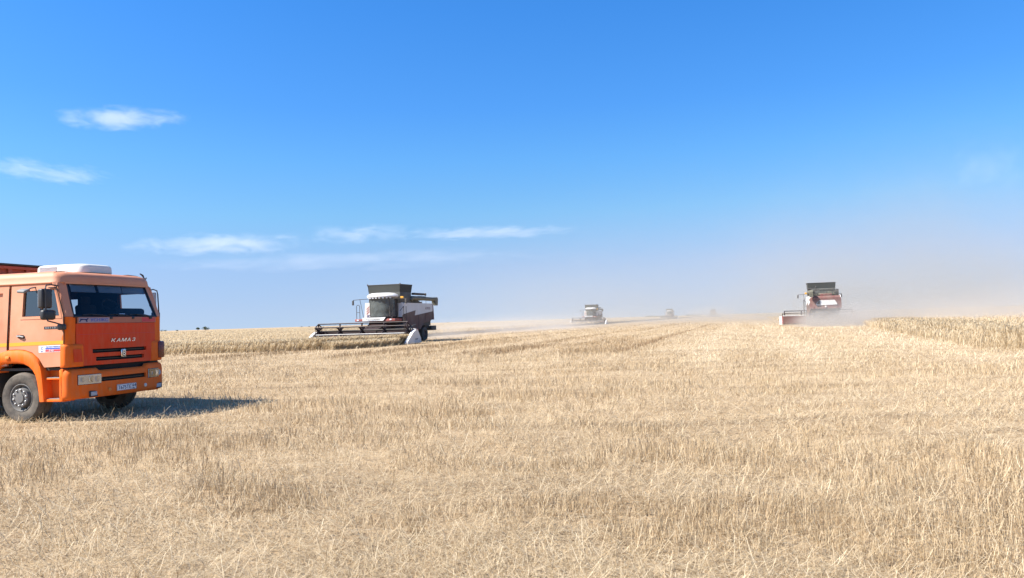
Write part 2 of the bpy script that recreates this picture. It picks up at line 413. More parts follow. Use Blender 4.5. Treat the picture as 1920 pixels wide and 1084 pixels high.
def blades(name, x, y, z, length, width, az, tilt, bend, face, tint, mat, seg=2, taper=0.75, kind='stuff', label=None, head=None):
    """Ribbons: start (x,y,z), leaning by tilt towards az and bending further; one joined mesh."""
    N = len(x)
    d = np.stack([np.cos(az), np.sin(az)], 1)
    pts = []; p = np.stack([x, y, z], 1)
    pts.append(p.copy())
    for s in range(seg):
        a = tilt + bend * (s + 0.5) / seg
        step = np.concatenate([d * np.sin(a)[:, None], np.cos(a)[:, None]], 1) * (length / seg)[:, None]
        p = p + step; pts.append(p.copy())
    wv = np.stack([np.cos(face), np.sin(face), np.zeros(N)], 1)
    lv = seg + 1
    co = np.empty((N, lv, 2, 3))
    for s in range(lv):
        w = width * (1 - (1 - taper) * s / seg) * 0.5
        if head is not None and s == seg: w = width * head * 0.5
        co[:, s, 0] = pts[s] - wv * w[:, None]; co[:, s, 1] = pts[s] + wv * w[:, None]
    co = co.reshape(-1, 3)
    base = (np.arange(N) * lv * 2)[:, None, None]
    q = np.array([[2 * s, 2 * s + 1, 2 * s + 3, 2 * s + 2] for s in range(seg)])[None]
    idx = (base + q).reshape(-1, 4)
    me = bpy.data.meshes.new(name)
    me.vertices.add(len(co)); me.vertices.foreach_set('co', co.astype(np.float32).ravel())
    me.loops.add(idx.size); me.loops.foreach_set('vertex_index', idx.astype(np.int32).ravel())
    me.polygons.add(len(idx)); me.polygons.foreach_set('loop_start', np.arange(0, idx.size, 4, dtype=np.int32))
    me.update(calc_edges=True)
    at = me.attributes.new('tint', 'FLOAT', 'POINT'); at.data.foreach_set('value', np.repeat(tint, lv * 2).astype(np.float32))
    me.materials.append(mat)
    o = bpy.data.objects.new(name, me); C.objects.link(o); o['kind'] = kind
    if label: o['label'] = label
    return o

def sector(n, r1, r2, half=R(43)):
    """Points over the field in front, spread evenly in log distance (fewer, wider blades farther off)."""
    r = np.exp(rng.uniform(math.log(r1), math.log(r2), n)); a = rng.uniform(-half, half, n)
    return r * np.sin(a), r * np.cos(a), r

def field_state(x, y):
    u = PU[0] * x + PU[1] * y; v = PV[0] * x + PV[1] * y
    hd = 1 - sstep(33, 38, v)
    wu = u + 2.5 * (vnoise(x * 0.3, y * 0.3, 61) - 0.5); wv = v + 1.6 * (vnoise(x * 0.25, y * 0.25, 62) - 0.5)
    near = vnoise(wu * 0.22, wv * 0.6, 21) * 0.4 + vnoise(wu * 0.75, wv * 1.1, 22) * 0.35 + vnoise(x * 2.2, y * 2.2, 25) * 0.25
    far = vnoise(u * 0.8, v * 0.03, 23) * 0.7 + vnoise(u * 0.3, v * 0.2, 24) * 0.3
    f = hd * near + (1 - hd) * far
    return sstep(0.36, 0.62, f), u, v, hd

def pass_lines(u, v):
    """Taller strips left between cuts, their shadow lines tinted in, and pale wheel tracks, all running along the passes."""
    g = lambda c, w: np.exp(-((u - c + 0.25 * (vnoise(v * 0.12, v * 0 + c, 71) - 0.5)) / w) ** 2)
    far = sstep(34, 38, v)
    dark = (g(-5.8, 0.35) + g(-12.3, 0.5) + 0.7 * g(-14.2, 0.35) + g(-21.0, 0.5) + 0.8 * g(-24.5, 0.4) + g(-29.6, 0.7)) * far + 0.45 * far * sstep(-4.5, -6.5, u) * (1 - sstep(55, 75, v))  # shadow lines along the taller strips, applied as darker tint
    pale = (g(-1.6, 0.75) + g(2.4, 0.6) + 0.8 * g(7.5, 0.8)) * sstep(24, 30, v)
    dark = dark + (0.5 * g(-4.7, 0.14) + 0.5 * g(-4.1, 0.14) + 0.5 * g(-3.5, 0.14) + 0.5 * g(-2.9, 0.14) + 0.35 * g(0.4, 0.3) + 0.3 * g(5.0, 0.6)) * sstep(36, 42, v)
    pale = pale + 0.22 * sstep(33, 38, v) * sstep(-5.5, -3.5, u)
    return np.clip(dark, 0, 1), np.clip(pale, 0, 1.3)          # 1 = flattened, littered; 0 = standing stubble

STRAW = straw_material('loose_straw', (0.22, 0.145, 0.072), (0.44, 0.325, 0.185), (0.65, 0.54, 0.365), 0.2)
STUB = straw_material('stubble_stalks', (0.20, 0.125, 0.062), (0.42, 0.30, 0.17), (0.62, 0.50, 0.325), 0.2)
WHEAT = straw_material('ripe_wheat', (0.32, 0.225, 0.12), (0.53, 0.41, 0.25), (0.72, 0.61, 0.42), 0.5)

def keep_cut(x, y, pad=None):
    return ~(inside(WHEAT_LEFT, x, y) | inside(WHEAT_RIGHT, x, y))

def make_stubble(n, r1, r2, name, seg):
    # stalks come up in tufts; near the camera the tufts sit in sowing rows 0.17 m apart
    per = 6
    cx, cy, cr = sector(n // per, r1, r2)
    u = PU[0] * cx + PU[1] * cy; v = PV[0] * cx + PV[1] * cy
    dv = (np.round(v / 0.17) * 0.17 - v) * np.where(cr < 25, 0.7, 0.0)
    cx = cx + PV[0] * dv; cy = cy + PV[1] * dv
    taz = rng.uniform(0, 6.28, len(cx)); tlean = np.abs(rng.normal(0, 0.14, len(cx))); ttint = rng.normal(0, 0.09, len(cx)); thh = rng.uniform(0.75, 1.2, len(cx))
    x, y, taz, tlean, ttint, thh, cr = (np.repeat(a, per) for a in (cx, cy, taz, tlean, ttint, thh, cr))
    sp = 0.024 * np.maximum(1, cr / 8) ** 1.9; x = x + rng.normal(0, 1, len(x)) * sp; y = y + rng.normal(0, 1, len(x)) * sp
    r = np.hypot(x, y)
    fl, u, v, hd = field_state(x, y)
    k = keep_cut(x, y) & (rng.random(len(x)) > fl * 0.7)
    x, y, r, fl, u, v, taz, tlean, ttint, thh = (a[k] for a in (x, y, r, fl, u, v, taz, tlean, ttint, thh)); N = len(x)
    patch = vnoise(x * 1.1, y * 1.1, 31)
    h = (0.10 + 0.12 * patch) * rng.uniform(0.6, 1.2, N) * thh * (1 - 0.35 * fl)
    dark, pale = pass_lines(u, v); h *= (1 + 0.8 * dark) * (1 - 0.55 * np.minimum(pale, 1)) * np.minimum(1, (22 / r) ** 0.4)
    w = 0.0034 * np.maximum(1, r / 6.5) ** 0.8 * rng.uniform(0.65, 1.4, N)
    az = taz + rng.normal(0, 0.8, N)
    tilt = tlean + np.abs(rng.normal(0.06, 0.13, N)) + fl * rng.uniform(0.0, 1.2, N)
    tint = np.clip(0.59 + 0.10 * sstep(-5, 14, u) + rng.normal(0, 0.21, N) * np.minimum(1, (12 / r) ** 0.8) + ttint * np.minimum(1, 8 / r) + 0.14 * (vnoise(x * 0.7, y * 0.7, 35) - 0.5) + 0.06 * fl - 0.50 * dark + 0.42 * pale + 0.08 * sstep(14, 40, r), 0, 1)
    return blades(name, x, y, ground_z(x, y) - 0.01, h, w, az, tilt, rng.normal(0.1, 0.3, N), rng.uniform(0, 3.14, N), tint, STUB, seg=seg, taper=0.85,
                  label='cut cereal stubble standing in rows over the field')

def make_straw(n, r1, r2, name, seg):
    x, y, r = sector(n, r1, r2)
    fl, u, v, hd = field_state(x, y)
    dark, pale = pass_lines(u, v)
    k = keep_cut(x, y) & (rng.random(n) < (0.30 + 0.70 * fl) * (1 - 0.9 * dark))
    x, y, r, fl, hd, pale, u = (a[k] for a in (x, y, r, fl, hd, pale, u)); N = len(x)
    w = 0.0030 * np.maximum(1, r / 6.5) ** 0.8 * rng.uniform(0.6, 1.4, N)
    L = rng.gamma(3.2, 0.048, N).clip(0.05, 0.36) * np.clip(1 + (r - 12) / 50, 1, 1.8)
    az = np.where(hd > 0.5, -0.30, 1.27) + rng.normal(0, 0.8, N) + (vnoise(x * 0.9, y * 0.9, 41) - 0.5) * 1.6 + np.where(rng.random(N) < 0.5, math.pi, 0)
    tilt = np.clip(rng.normal(1.46, 0.18, N), np.where(L > 0.18, 1.3, 1.0), 1.72)
    z = ground_z(x, y) + 0.01 + rng.random(N) ** 1.7 * (0.13 - 0.07 * fl) + np.where(tilt > 1.57, 0.03, 0)
    tint = np.clip(0.67 + 0.10 * sstep(-5, 14, u) + rng.normal(0, 0.2, N) * np.minimum(1, (12 / r) ** 0.8) + 0.14 * (vnoise(x * 0.3, y * 0.3, 43) - 0.5) + 0.36 * pale + 0.08 * sstep(14, 40, r), 0, 1)
    return blades(name, x, y, z, L, w, az, tilt, rng.normal(0.0, 0.6, N), az + math.pi / 2 + rng.normal(0, 0.3, N), tint, STRAW, seg=seg, taper=0.8,
                  label='loose cut straw lying across the stubble')

def make_wheat(name, poly, n_edge, n_top, label, edges, rmin):
    """Standing wheat: full stalks along its near edges, tops only farther in, over a closed body."""
    X, Y, Z, Hh, W, T = [], [], [], [], [], []
    for (a, b) in edges:
        a, b = np.array(a), np.array(b); d = b - a; Ln = np.hypot(*d); nrm = np.array([-d[1], d[0]]) / Ln
        mid = (a + b) / 2 + nrm * 0.5
        if not inside(poly, mid[:1], mid[1:])[0]: nrm = -nrm
        t = rng.random(n_edge); dep = rng.random(n_edge) ** 1.3 * 4.0
        p = a + d * t[:, None] + nrm * (dep + 0.25 * (vnoise(t * Ln * 0.8, t * 0, 51) - 0.5))[:, None]
        ok = inside(poly, p[:, 0], p[:, 1]); p = p[ok]
        X.append(p[:, 0]); Y.append(p[:, 1]); Z.append(np.zeros(len(p))); Hh.append(rng.uniform(0.62, 0.9, len(p)))
        r = np.hypot(p[:, 0], p[:, 1]); W.append(0.0032 * np.maximum(1, r / 7.5)); T.append(rng.normal(0.5, 0.22, len(p)))
        # thin ragged fringe of shorter and leaning stalks outside the edge
        nf = int(n_edge * 0.25); t = rng.uniform(0.22 if b[1] > 30 and abs(a[1] - b[1]) > 5 else 0.0, 1, nf)
        p = a + d * t[:, None] - nrm * (rng.random(nf) ** 1.5 * (0.35 + 1.0 * np.clip(t * 2, 0, 1)))[:, None]
        X.append(p[:, 0]); Y.append(p[:, 1]); Z.append(np.zeros(nf)); Hh.append(rng.uniform(0.30, 0.68, nf)); W.append(0.0030 * np.maximum(1, np.hypot(p[:, 0], p[:, 1]) / 7.5)); T.append(rng.normal(0.55, 0.2, nf))
    x, y, r = sector(n_top, rmin, 700, R(48)); ok = inside(poly, x, y); x, y, r = x[ok], y[ok], r[ok]
    z0 = 0.42
    X.append(x); Y.append(y); Z.append(np.full(len(x), z0)); Hh.append(rng.uniform(0.25, 0.45, len(x)) + 0.16 * (vnoise(x * 0.2, y * 0.2, 53) - 0.5) + 0.10 * (vnoise(x * 0.9, y * 0.9, 54) - 0.5))
    W.append(0.0034 * np.maximum(1, r / 7.5) ** 0.95); T.append(rng.normal(0.58, 0.13, len(x)))
    x, y, z, h, w, t = (np.concatenate(q) for q in (X, Y, Z, Hh, W, T)); N = len(x)
    return blades(name, x, y, z + ground_z(x, y), h, w, rng.normal(0.6, 0.8, N), np.abs(rng.normal(0.05, 0.1, N)), rng.uniform(0.1, 0.9, N), rng.uniform(0, 3.14, N),
                  np.clip(t + 0.15 * (vnoise(x * 0.1, y * 0.25, 55) - 0.5), 0, 1), WHEAT, seg=2, taper=1.0, label=label, head=1.9)

def wheat_body(name, poly, h, label):
    """The closed mass of stalks under the ears."""
    m, n, l, o = new_mat(name + '_mass')
    b = n.new('ShaderNodeBsdfPrincipled'); b.inputs['Roughness'].default_value = 0.95; b.inputs['Specular IOR Level'].default_value = 0.1
    g = n.new('ShaderNodeNewGeometry'); mp = n.new('ShaderNodeMapping'); mp.inputs['Scale'].default_value = (1, 1, 0.12)
    t1 = n.new('ShaderNodeTexNoise'); t1.inputs['Scale'].default_value = 6; t1.inputs['Detail'].default_value = 7; t1.inputs['Roughness'].default_value = 0.75
    l.new(g.outputs['Position'], mp.inputs[0]); l.new(mp.outputs[0], t1.inputs['Vector'])
    r = n.new('ShaderNodeValToRGB'); e = r.color_ramp.elements
    e[0].position = 0.3; e[0].color = (0.28, 0.19, 0.10, 1); e[1].position = 0.7; e[1].color = (0.52, 0.40, 0.25, 1)
    l.new(t1.outputs['Fac'], r.inputs['Fac']); l.new(r.outputs['Color'], b.inputs['Base Color']); l.new(b.outputs[0], o.inputs[0])
    s = MB(); s.plate([(p[0], p[1]) for p in poly], [], lambda u, v: V(u, v, h), (0, 0, -h - 0.02))
    ob = s.out(name, m, kind='stuff', label=label, ang=20)
    return ob

make_stubble(200000, 3.0, 24, 'stubble', 2)
make_stubble(330000, 24, 175, 'stubble', 1)
make_straw(240000, 3.0, 24, 'loose_straw', 2)
make_straw(240000, 24, 150, 'loose_straw', 1)
make_wheat('standing_wheat', WHEAT_LEFT, 30000, 300000, 'ripe uncut wheat standing in front of the near harvester',
           [((-14.0, 54.5), (-60, 56.2)), (WHEAT_LEFT[1], (-14.0, 54.5))], 50)
make_wheat('standing_wheat', WHEAT_RIGHT, 30000, 200000, 'ripe uncut wheat standing at the right edge of the field',
           [((19.6, 29.0), (60, 29.0)), (WHEAT_RIGHT[1], (19.6, 29.0))], 28)

def shrink(poly, d):
    out = []; n = len(poly)
    for i in range(n):
        p0, p1, p2 = (np.array(poly[(i + k) % n], float) for k in (-1, 0, 1))
        e1 = (p1 - p0) / np.hypot(*(p1 - p0)); e2 = (p2 - p1) / np.hypot(*(p2 - p1))
        area = sum(poly[j][0] * poly[(j + 1) % n][1] - poly[(j + 1) % n][0] * poly[j][1] for j in range(n))
        s = 1 if area > 0 else -1
        nn = (np.array([-e1[1], e1[0]]) + np.array([-e2[1], e2[0]])) * s
        L = np.hypot(*nn)
        out.append(tuple(p1 + nn / max(L, 0.3) * d))
    return out
wheat_body('wheat_stand', shrink(WHEAT_LEFT, 2.2), 0.5, 'closed mass of ripe wheat stalks under the ears, left')
wheat_body('wheat_stand', shrink(WHEAT_RIGHT, 2.2), 0.5, 'closed mass of ripe wheat stalks under the ears, right')
# ------------------------------------------------------------------ the orange tipper truck
# local axes: x forward (front face near 0), y to the truck's left (far side from the camera), z up
def build_truck():
    T = thing('tipper_truck', 'orange flat fronted tipper truck parked at the left edge of the stubble', 'truck', (-8.357, 15.95, float(ground_z(-9.5, 15.3))), R(-15))
    W = 1.30
    def xf(y): return 0.17 * (1 - (y / W) ** 2)

    # --- cab shell: roof, back wall, side walls behind the doors, pillars, floor
    s = MB()
    def ring(z, ins, fins, n=9):
        """Rounded roof outline at height z, inset ins; the front edge bows forward."""
        pts = []
        y1 = 1.27 - ins; xb = -2.78 + ins; xfr = -0.17 - fins; rc = 0.16
        for i in range(n):
            y = -y1 + rc + (2 * y1 - 2 * rc) * i / (n - 1); pts.append(V(xfr + 0.10 * (1 - (y / 1.3) ** 2), y, z))
        c = []
        for k in range(1, 4):
            a = math.pi / 2 * k / 4; c.append(V(xfr + 0.10 * 0.25 - rc + rc * math.cos(a) - 0.02, y1 - rc + rc * math.sin(a), z))
        pts += c
        for t in (0.0, 0.33, 0.66, 1.0): pts.append(V(-0.35 + t * (xb + 0.35), y1, z))
        for t in (0.0, 0.33, 0.66, 1.0): pts.append(V(xb + t * (-0.35 - xb), -y1, z))
        pts += [V(p.x, -p.y, z) for p in reversed(c)]
        return pts
    rings = [ring(2.668, 0.012, 0.05), ring(2.685, -0.008, 0.015), ring(2.70, -0.008, 0.0), ring(2.715, 0.004, 0.0), ring(2.80, 0.012, 0.015), ring(2.855, 0.03, 0.04), ring(2.895, 0.075, 0.09), ring(2.92, 0.15, 0.18), ring(2.935, 0.28, 0.34), ring(2.945, 0.5, 0.7)]
    s.loft(rings)
    s.out('cab_roof', 'cab_orange', T, ang=50).location.z = 0.045

    s = MB()
    s.box(-2.78, -2.72, -1.25, 1.25, 1.05, 2.68, 0.02)                       # back wall
    near = lambda u, v: V(u, -W + (0.045 if v > 2.1 else 0) * (v - 2.1) / 0.6, v)
    s.plate([(-2.76, 1.12), (-1.395, 1.12), (-1.395, 1.50), (-1.37, 2.71), (-2.76, 2.71)],
            [[(-2.35, 2.05), (-2.35, 2.55), (-1.52, 2.57), (-1.52, 2.02)]], near, (0, 0.04, 0))
    far = lambda u, v: V(u, W - (0.045 if v > 2.1 else 0) * (v - 2.1) / 0.6, v)
    s.plate([(-2.76, 1.12), (0.0, 1.08), (0.03, 2.05), (-0.18, 2.725), (-2.76, 2.725)],
            [[(-2.62, 2.08), (-2.62, 2.52), (-2.18, 2.52), (-2.18, 2.08)], [(-0.99, 2.09), (-0.99, 2.58), (-0.25, 2.58), (-0.10, 2.09)]], far, (0, -0.04, 0))
    # pillars beside the windscreen
    for sg in (-1, 1):
        P = [V(0.055, sg * 1.27, 2.06), V(0.075, sg * 1.13, 2.06), V(-0.175, sg * 1.06, 2.745), V(-0.21, sg * 1.235, 2.745)]
        Q = [p + V(-0.07, 0, 0) for p in P]
        s.add(P + Q, [(0, 1, 2, 3), (7, 6, 5, 4), (0, 4, 5, 1), (1, 5, 6, 2), (2, 6, 7, 3), (3, 7, 4, 0)])
        Q2 = [V(0.055, sg * 1.27, 2.06), V(-0.21, sg * 1.235, 2.745), V(-0.27, sg * 1.29, 2.745), V(-0.03, sg * 1.30, 2.06)]
        Q3 = [p + V(-0.05, -sg * 0.03, 0) for p in Q2]
        s.add(Q2 + Q3, [(0, 1, 2, 3), (7, 6, 5, 4), (0, 4, 5, 1), (1, 5, 6, 2), (2, 6, 7, 3), (3, 7, 4, 0)])
    s.grid(lin(-1.13, 1.13, 13), [2.715, 2.75], lambda y, z: V(-0.17 + 0.11 * (1 - (y / W) ** 2), y, z), thick=0.03)
    s.out('cab_shell', 'cab_orange', T)
    MB().box(-2.7, 0.02, -1.22, 1.22, 1.02, 1.07).out('cab_floor', 'chassis', T)
    # recessed blank panel of the sleeper side
    p = MB(); p.plate([(-2.37, 2.03), (-2.37, 2.57), (-1.50, 2.59), (-1.50, 2.00)], [], lambda u, v: V(u, -W + 0.075, v), (0, 0.02, 0)); p.out('sleeper_side_panel', 'cab_orange', T)

    # --- door, near side
    d = MB()
    out = [(-1.335, 1.44), (-1.313, 2.705), (-0.205, 2.72), (0.005, 2.06), (0.0, 1.10), (-0.47, 1.085)]
    arc = [(-0.50, 1.12), (-0.60, 1.26), (-0.76, 1.38), (-0.95, 1.435), (-1.15, 1.445)]
    d.plate(out + arc, [[(-1.0, 2.075), (-1.0, 2.60), (-0.235, 2.61), (-0.085, 2.075)]], near, (0, 0.05, 0))
    door = d.out('door', 'cab_orange', T)
    MB().tube([(-0.19, -1.285, 2.675), (0.008, -1.303, 2.06), (0.003, -1.303, 1.53)], 0.009, 6).out('door_gap_line', 'darkgap', door)  # near-black tubes drawn in for the shade of the door gaps
    MB().tube([(-1.385, -1.297, 1.44), (-1.385, -1.297, 1.52), (-1.36, -1.258, 2.655)], 0.011, 6).out('door_gap_line', 'darkgap', door)
    # raised frame round the window
    fr = MB()
    fr.plate([(-1.06, 2.03), (-1.06, 2.64), (-0.215, 2.65), (-0.04, 2.03)], [[(-1.0, 2.085), (-1.0, 2.59), (-0.25, 2.60), (-0.10, 2.085)]], lambda u, v: near(u, v) + V(0, -0.008, 0), (0, 0.03, 0))
    fr.out('window_frame', 'cab_orange', door)
    g = MB(); g.plate([(-0.99, 2.09), (-0.99, 2.59), (-0.60, 2.595), (-0.60, 2.09)], [], lambda u, v: near(u, v) + V(0, 0.03, 0), (0, 0.006, 0)); g.out('window', 'sideglass', door)
    g = MB(); g.plate([(-0.545, 2.09), (-0.545, 2.597), (-0.25, 2.60), (-0.10, 2.09)], [], lambda u, v: near(u, v) + V(0, 0.03, 0), (0, 0.006, 0)); g.out('quarter_window', 'sideglass', door)
    MB().plate([(-0.595, 2.08), (-0.595, 2.6), (-0.55, 2.6), (-0.55, 2.08)], [], lambda u, v: near(u, v) + V(0, 0.012, 0), (0, 0.03, 0)).out('window_bar', 'black', door)
    h = MB(); h.plate([(-1.14, 1.70), (-1.12, 1.735), (-0.97, 1.725), (-0.93, 1.69), (-0.96, 1.655), (-1.08, 1.66)], [], lambda u, v: V(u, -W - 0.004, v), (0, 0.02, 0))
    h.out('handle_recess', 'darkgap', door)
    h = MB(); h.tube([(-1.10, -W - 0.02, 1.70), (-1.03, -W - 0.045, 1.705), (-0.96, -W - 0.02, 1.685)], 0.016); h.lathe([(0, -0.014), (0.02, -0.014), (0.02, 0.01), (0, 0.01)], (-1.12, -W - 0.006, 1.705), (0, -1, 0), 12)
    h.out('door_handle', 'metal', door)
    MB().plate([(-1.325, 1.505), (-1.325, 1.575), (-0.012, 1.60), (-0.012, 1.53)], [], lambda u, v: V(u, -W - 0.003, v), (0, 0.004, 0)).out('yellow_stripe', 'yellow', door)
    MB().plate([(-2.76, 1.475), (-2.76, 1.545), (-1.385, 1.575), (-1.385, 1.505)], [], lambda u, v: V(u, -W - 0.003, v), (0, 0.004, 0)).out('yellow_stripe', 'yellow', T)
    # advertising sticker on the door
    fx = lambda u, v: V(u, -W - 0.003, v)
    st = MB(); st.plate([(-0.60, 1.375), (-0.60, 1.505), (-0.045, 1.515), (-0.045, 1.385)], [], fx, (0, 0.004, 0)); st = st.out('sticker', 'sticker', door)
    fx2 = lambda u, v: V(u, -W - 0.0055, v)
    MB().plate([(-0.44, 1.435), (-0.44, 1.462), (-0.06, 1.468), (-0.06, 1.441)], [], fx2, (0, 0.002, 0)).out('printed_bar', 'blueink', st)
    MB().plate([(-0.44, 1.388), (-0.44, 1.428), (-0.06, 1.434), (-0.06, 1.394)], [], fx2, (0, 0.002, 0)).out('printed_bar', 'redink', st)
    lettering('-3-4-8', 0.05, 'sticker', st, frame((-0.30, -W - 0.0075, 1.41), (1, 0, 0.015), (0, 0, 1)), name='phone_number')
    lettering('Грузовые перевозки', 0.028, 'blueink', st, frame((-0.25, -W - 0.0055, 1.487), (1, 0, 0.015), (0, 0, 1)), width=0.36)
    lettering('C', 0.085, 'blueink', st, frame((-0.525, -W - 0.0055, 1.455), (1, 0, 0), (0, 0, 1)), name='emblem', shear=0.3)
    lettering('auto', 0.028, 'blueink', st, frame((-0.525, -W - 0.0055, 1.40), (1, 0, 0), (0, 0, 1)))
    bd = MB(); bd.plate([(-0.47, 1.825), (-0.47, 1.88), (-0.15, 1.88), (-0.15, 1.825)], [], fx, (0, 0.006, 0)); bd = bd.out('model_badge', 'black', door)
    lettering('65115', 0.05, 'metal', bd, frame((-0.31, -W - 0.0055, 1.853), (1, 0, 0), (0, 0, 1)), width=0.25)
    MB().box(-0.36, -0.20, -W - 0.012, -W + 0.06, 2.625, 2.645, 0.004).out('air_slot', 'darkgap', door)
    # kerb mirror over the window
    k = MB(); k.box(-0.12, 0.12, -0.07, 0.07, -0.03, 0.03, 0.028, seg=3)
    mk = Matrix.Translation((-0.80, -W - 0.16, 2.585)) @ Matrix.Rotation(R(25), 4, 'X') @ Matrix.Rotation(R(-10), 4, 'Z')
    bmesh.ops.transform(k.bm, matrix=mk, verts=k.bm.verts[:])
    k.tube([(-0.78, -W - 0.12, 2.59), (-0.74, -W - 0.05, 2.64), (-0.72, -W + 0.04, 2.66)], 0.014)
    k.out('kerb_mirror', 'grey_plastic', T)

    # --- corner fairings (air deflectors) beside the hood
    for sg in (-1, 1):
        s = MB()
        prof = [(-0.05, 1.30), (0.0, 1.302), (0.035, 1.285), (0.062, 1.25), (0.072, 1.20), (xf(1.1) + 0.012, 1.085)]
        us = list(range(len(prof)))
        s.grid(us, lin(1.52, 2.055, 5), lambda u, z: V(prof[int(u)][0] - 0.004 * (z - 1.5), sg * (prof[int(u)][1] - 0.03 * max(z - 1.7, 0)), z), thick=0.025)
        s.out('corner_fairing', 'bumper_orange', T, ang=60)
        s = MB()
        pr2 = [(-0.07, 1.315), (0.02, 1.328), (0.06, 1.31), (0.085, 1.27), (0.10, 1.20), (xf(0.98) + 0.045, 0.985), (xf(0.93) + 0.02, 0.93)]
        us = list(range(len(pr2)))
        rows = [1.075, 1.095, 1.13, 1.46, 1.50, 1.52]; ins = [0.02, 0.005, 0, 0, 0.006, 0.03]
        s.grid(us, list(range(6)), lambda u, v: V(pr2[int(u)][0] - ins[int(v)], sg * (pr2[int(u)][1] - ins[int(v)] * 0.7), rows[int(v)]), thick=0.02)
        s.plate([(p[0] - 0.03, p[1] - 0.02) for p in pr2] + [(-0.07, 0.93)], [], lambda u, v: V(u, sg * v, 1.515), (0, 0, 0.006))
        cm = s.out('corner_housing', 'bumper_orange', T, ang=60)
        l = MB()
        if sg > 0:
            l.box(0.02, 0.125, 1.13, 1.335, 1.13, 1.50, 0.03); l.out('indicator_lamp', 'red', T)
        else:
            l.plate([(-1.17, 1.17), (-1.19, 1.42), (-1.03, 1.42), (-1.0, 1.17)], [], lambda u, v: V(0.128 + 0.22 * (u + 1.1), u, v), (0.004, 0, 0)); l.out('indicator_lamp', 'hood_orange', T)

    # --- hood with recessed grille slots
    ys = sorted(set(lin(-1.08, 1.08, 25) + [-0.74, 0.74, -0.66, 0.66]))
    zs = [1.085, 1.165, 1.245, 1.325, 1.405, 1.55, 1.70, 1.705, 1.85, 1.92]
    def hood(y, z): return V(xf(y) + 0.012 + 0.012 * math.sin((z - 1.05) * 3), y, z)
    def om(y, z): return (abs(y) < 0.74 and 1.325 < z < 1.405) or (abs(y) < 0.66 and 1.165 < z < 1.245)
    s = MB(); s.grid(ys, zs, hood, om, thick=0.05); hoodo = s.out('hood', 'hood_orange', T, ang=40)
    MB().grid(lin(-0.85, 0.85, 11), [1.12, 1.45], lambda y, z: V(xf(y) - 0.05, y, z), thick=0.02).out('grille_back', 'darkgap', hoodo)
    for z0 in (1.205, 1.365):
        b = MB(); ww = 0.72 if z0 > 1.3 else 0.64
        b.grid(lin(-ww, ww, 13), [z0 - 0.006, z0 + 0.006], lambda y, z: V(xf(y) - 0.006, y, z), thick=0.03); b.out('grille_bar', 'black', hoodo)
    e = MB(); e.box(xf(0) + 0.02, xf(0) + 0.05, -0.065, 0.065, 1.215, 1.375, 0.018); e = e.out('emblem_plate', 'chrome', hoodo)
    MB().box(xf(0) + 0.045, xf(0) + 0.054, -0.047, 0.047, 1.233, 1.357, 0.004).out('emblem_field', 'black', e)
    lettering('В', 0.15, 'chrome', e, frame((xf(0) + 0.057, 0.0, 1.295), (0, 1, 0), (0, 0, 1)), name='emblem', sx=0.8)
    for i, ch in enumerate('КАМАЗ'):
        y = -0.285 + 0.1425 * i
        sl = -2 * 0.17 * y / W ** 2
        lettering(ch, 0.098, 'chrome', hoodo, frame((xf(y) + 0.037, y, 1.562), (sl, 1, 0), (0, 0, 1)), name='letter', shear=0.25, sx=1.7, depth=0.006)
    # seam line across the hood
    MB().grid(lin(-1.05, 1.05, 15), [1.700, 1.706], lambda y, z: V(xf(y) + 0.027, y, z), thick=0.004).out('hood_seam', 'redink', hoodo)
    # sun bleached strip under the windscreen, with the printed banner
    s = MB(); s.grid(lin(-1.06, 1.10, 19), [1.925, 2.045], lambda y, z: V(xf(y) + 0.034, y, z), thick=0.03); strip = s.out('cowl_strip', 'banner', T)
    s = MB(); s.grid(lin(-1.04, -0.36, 8), [1.938, 2.035], lambda y, z: V(xf(y) + 0.0385, y, z), thick=0.004); s.out('banner', 'lilac', strip)
    s = MB(); s.grid(lin(0.58, 1.06, 6), [1.94, 2.035], lambda y, z: V(xf(y) + 0.0385, y, z), thick=0.004); s.out('banner', 'redink', strip)
    sl = -2 * 0.17 * -0.6 / W ** 2
    lettering('УСНЖС', 0.085, 'blueink', strip, frame((xf(-0.62) + 0.043, -0.60, 1.985), (sl, 1, 0), (0, 0, 1)), width=0.40)
    a = MB()    # running animal mark
    mark = [(-0.10, -0.03), (-0.085, -0.035), (-0.055, 0.0), (0.0, 0.008), (0.04, -0.005), (0.05, -0.035), (0.07, -0.035), (0.065, 0.005), (0.10, 0.035), (0.075, 0.04), (0.05, 0.022), (-0.05, 0.03), (-0.09, 0.03), (-0.075, 0.01)]
    a.plate(mark, [], lambda u, v: V(xf(-0.94) + 0.042 + u * 0.19, -0.935 + u, 1.985 + v), (0.003, 0, 0)); a.out('emblem', 'navy', strip)

    # --- windscreen
    def wsf(y, z):
        t = (z - 2.05) / 0.63
        return V(0.045 + 0.105 * (1 - (y / W) ** 2) - 0.235 * t, y * (1 - 0.06 * t), z)
    s = MB(); s.grid(lin(-1.13, 1.13, 17), lin(2.05, 2.74, 5), wsf); s.out('windscreen', 'glass', T, ang=80)
    s = MB()   # rubber seal
    loop = [wsf(y, 2.055) for y in lin(-1.13, 1.13, 9)] + [wsf(1.13, z) for z in (2.2, 2.45)] + [wsf(y, 2.735) for y in lin(1.13, -1.13, 9)] + [wsf(-1.13, z) for z in (2.45, 2.2)]
    s.tube(loop, 0.022, 6, closed=True); s.out('windscreen_seal', 'black', T)
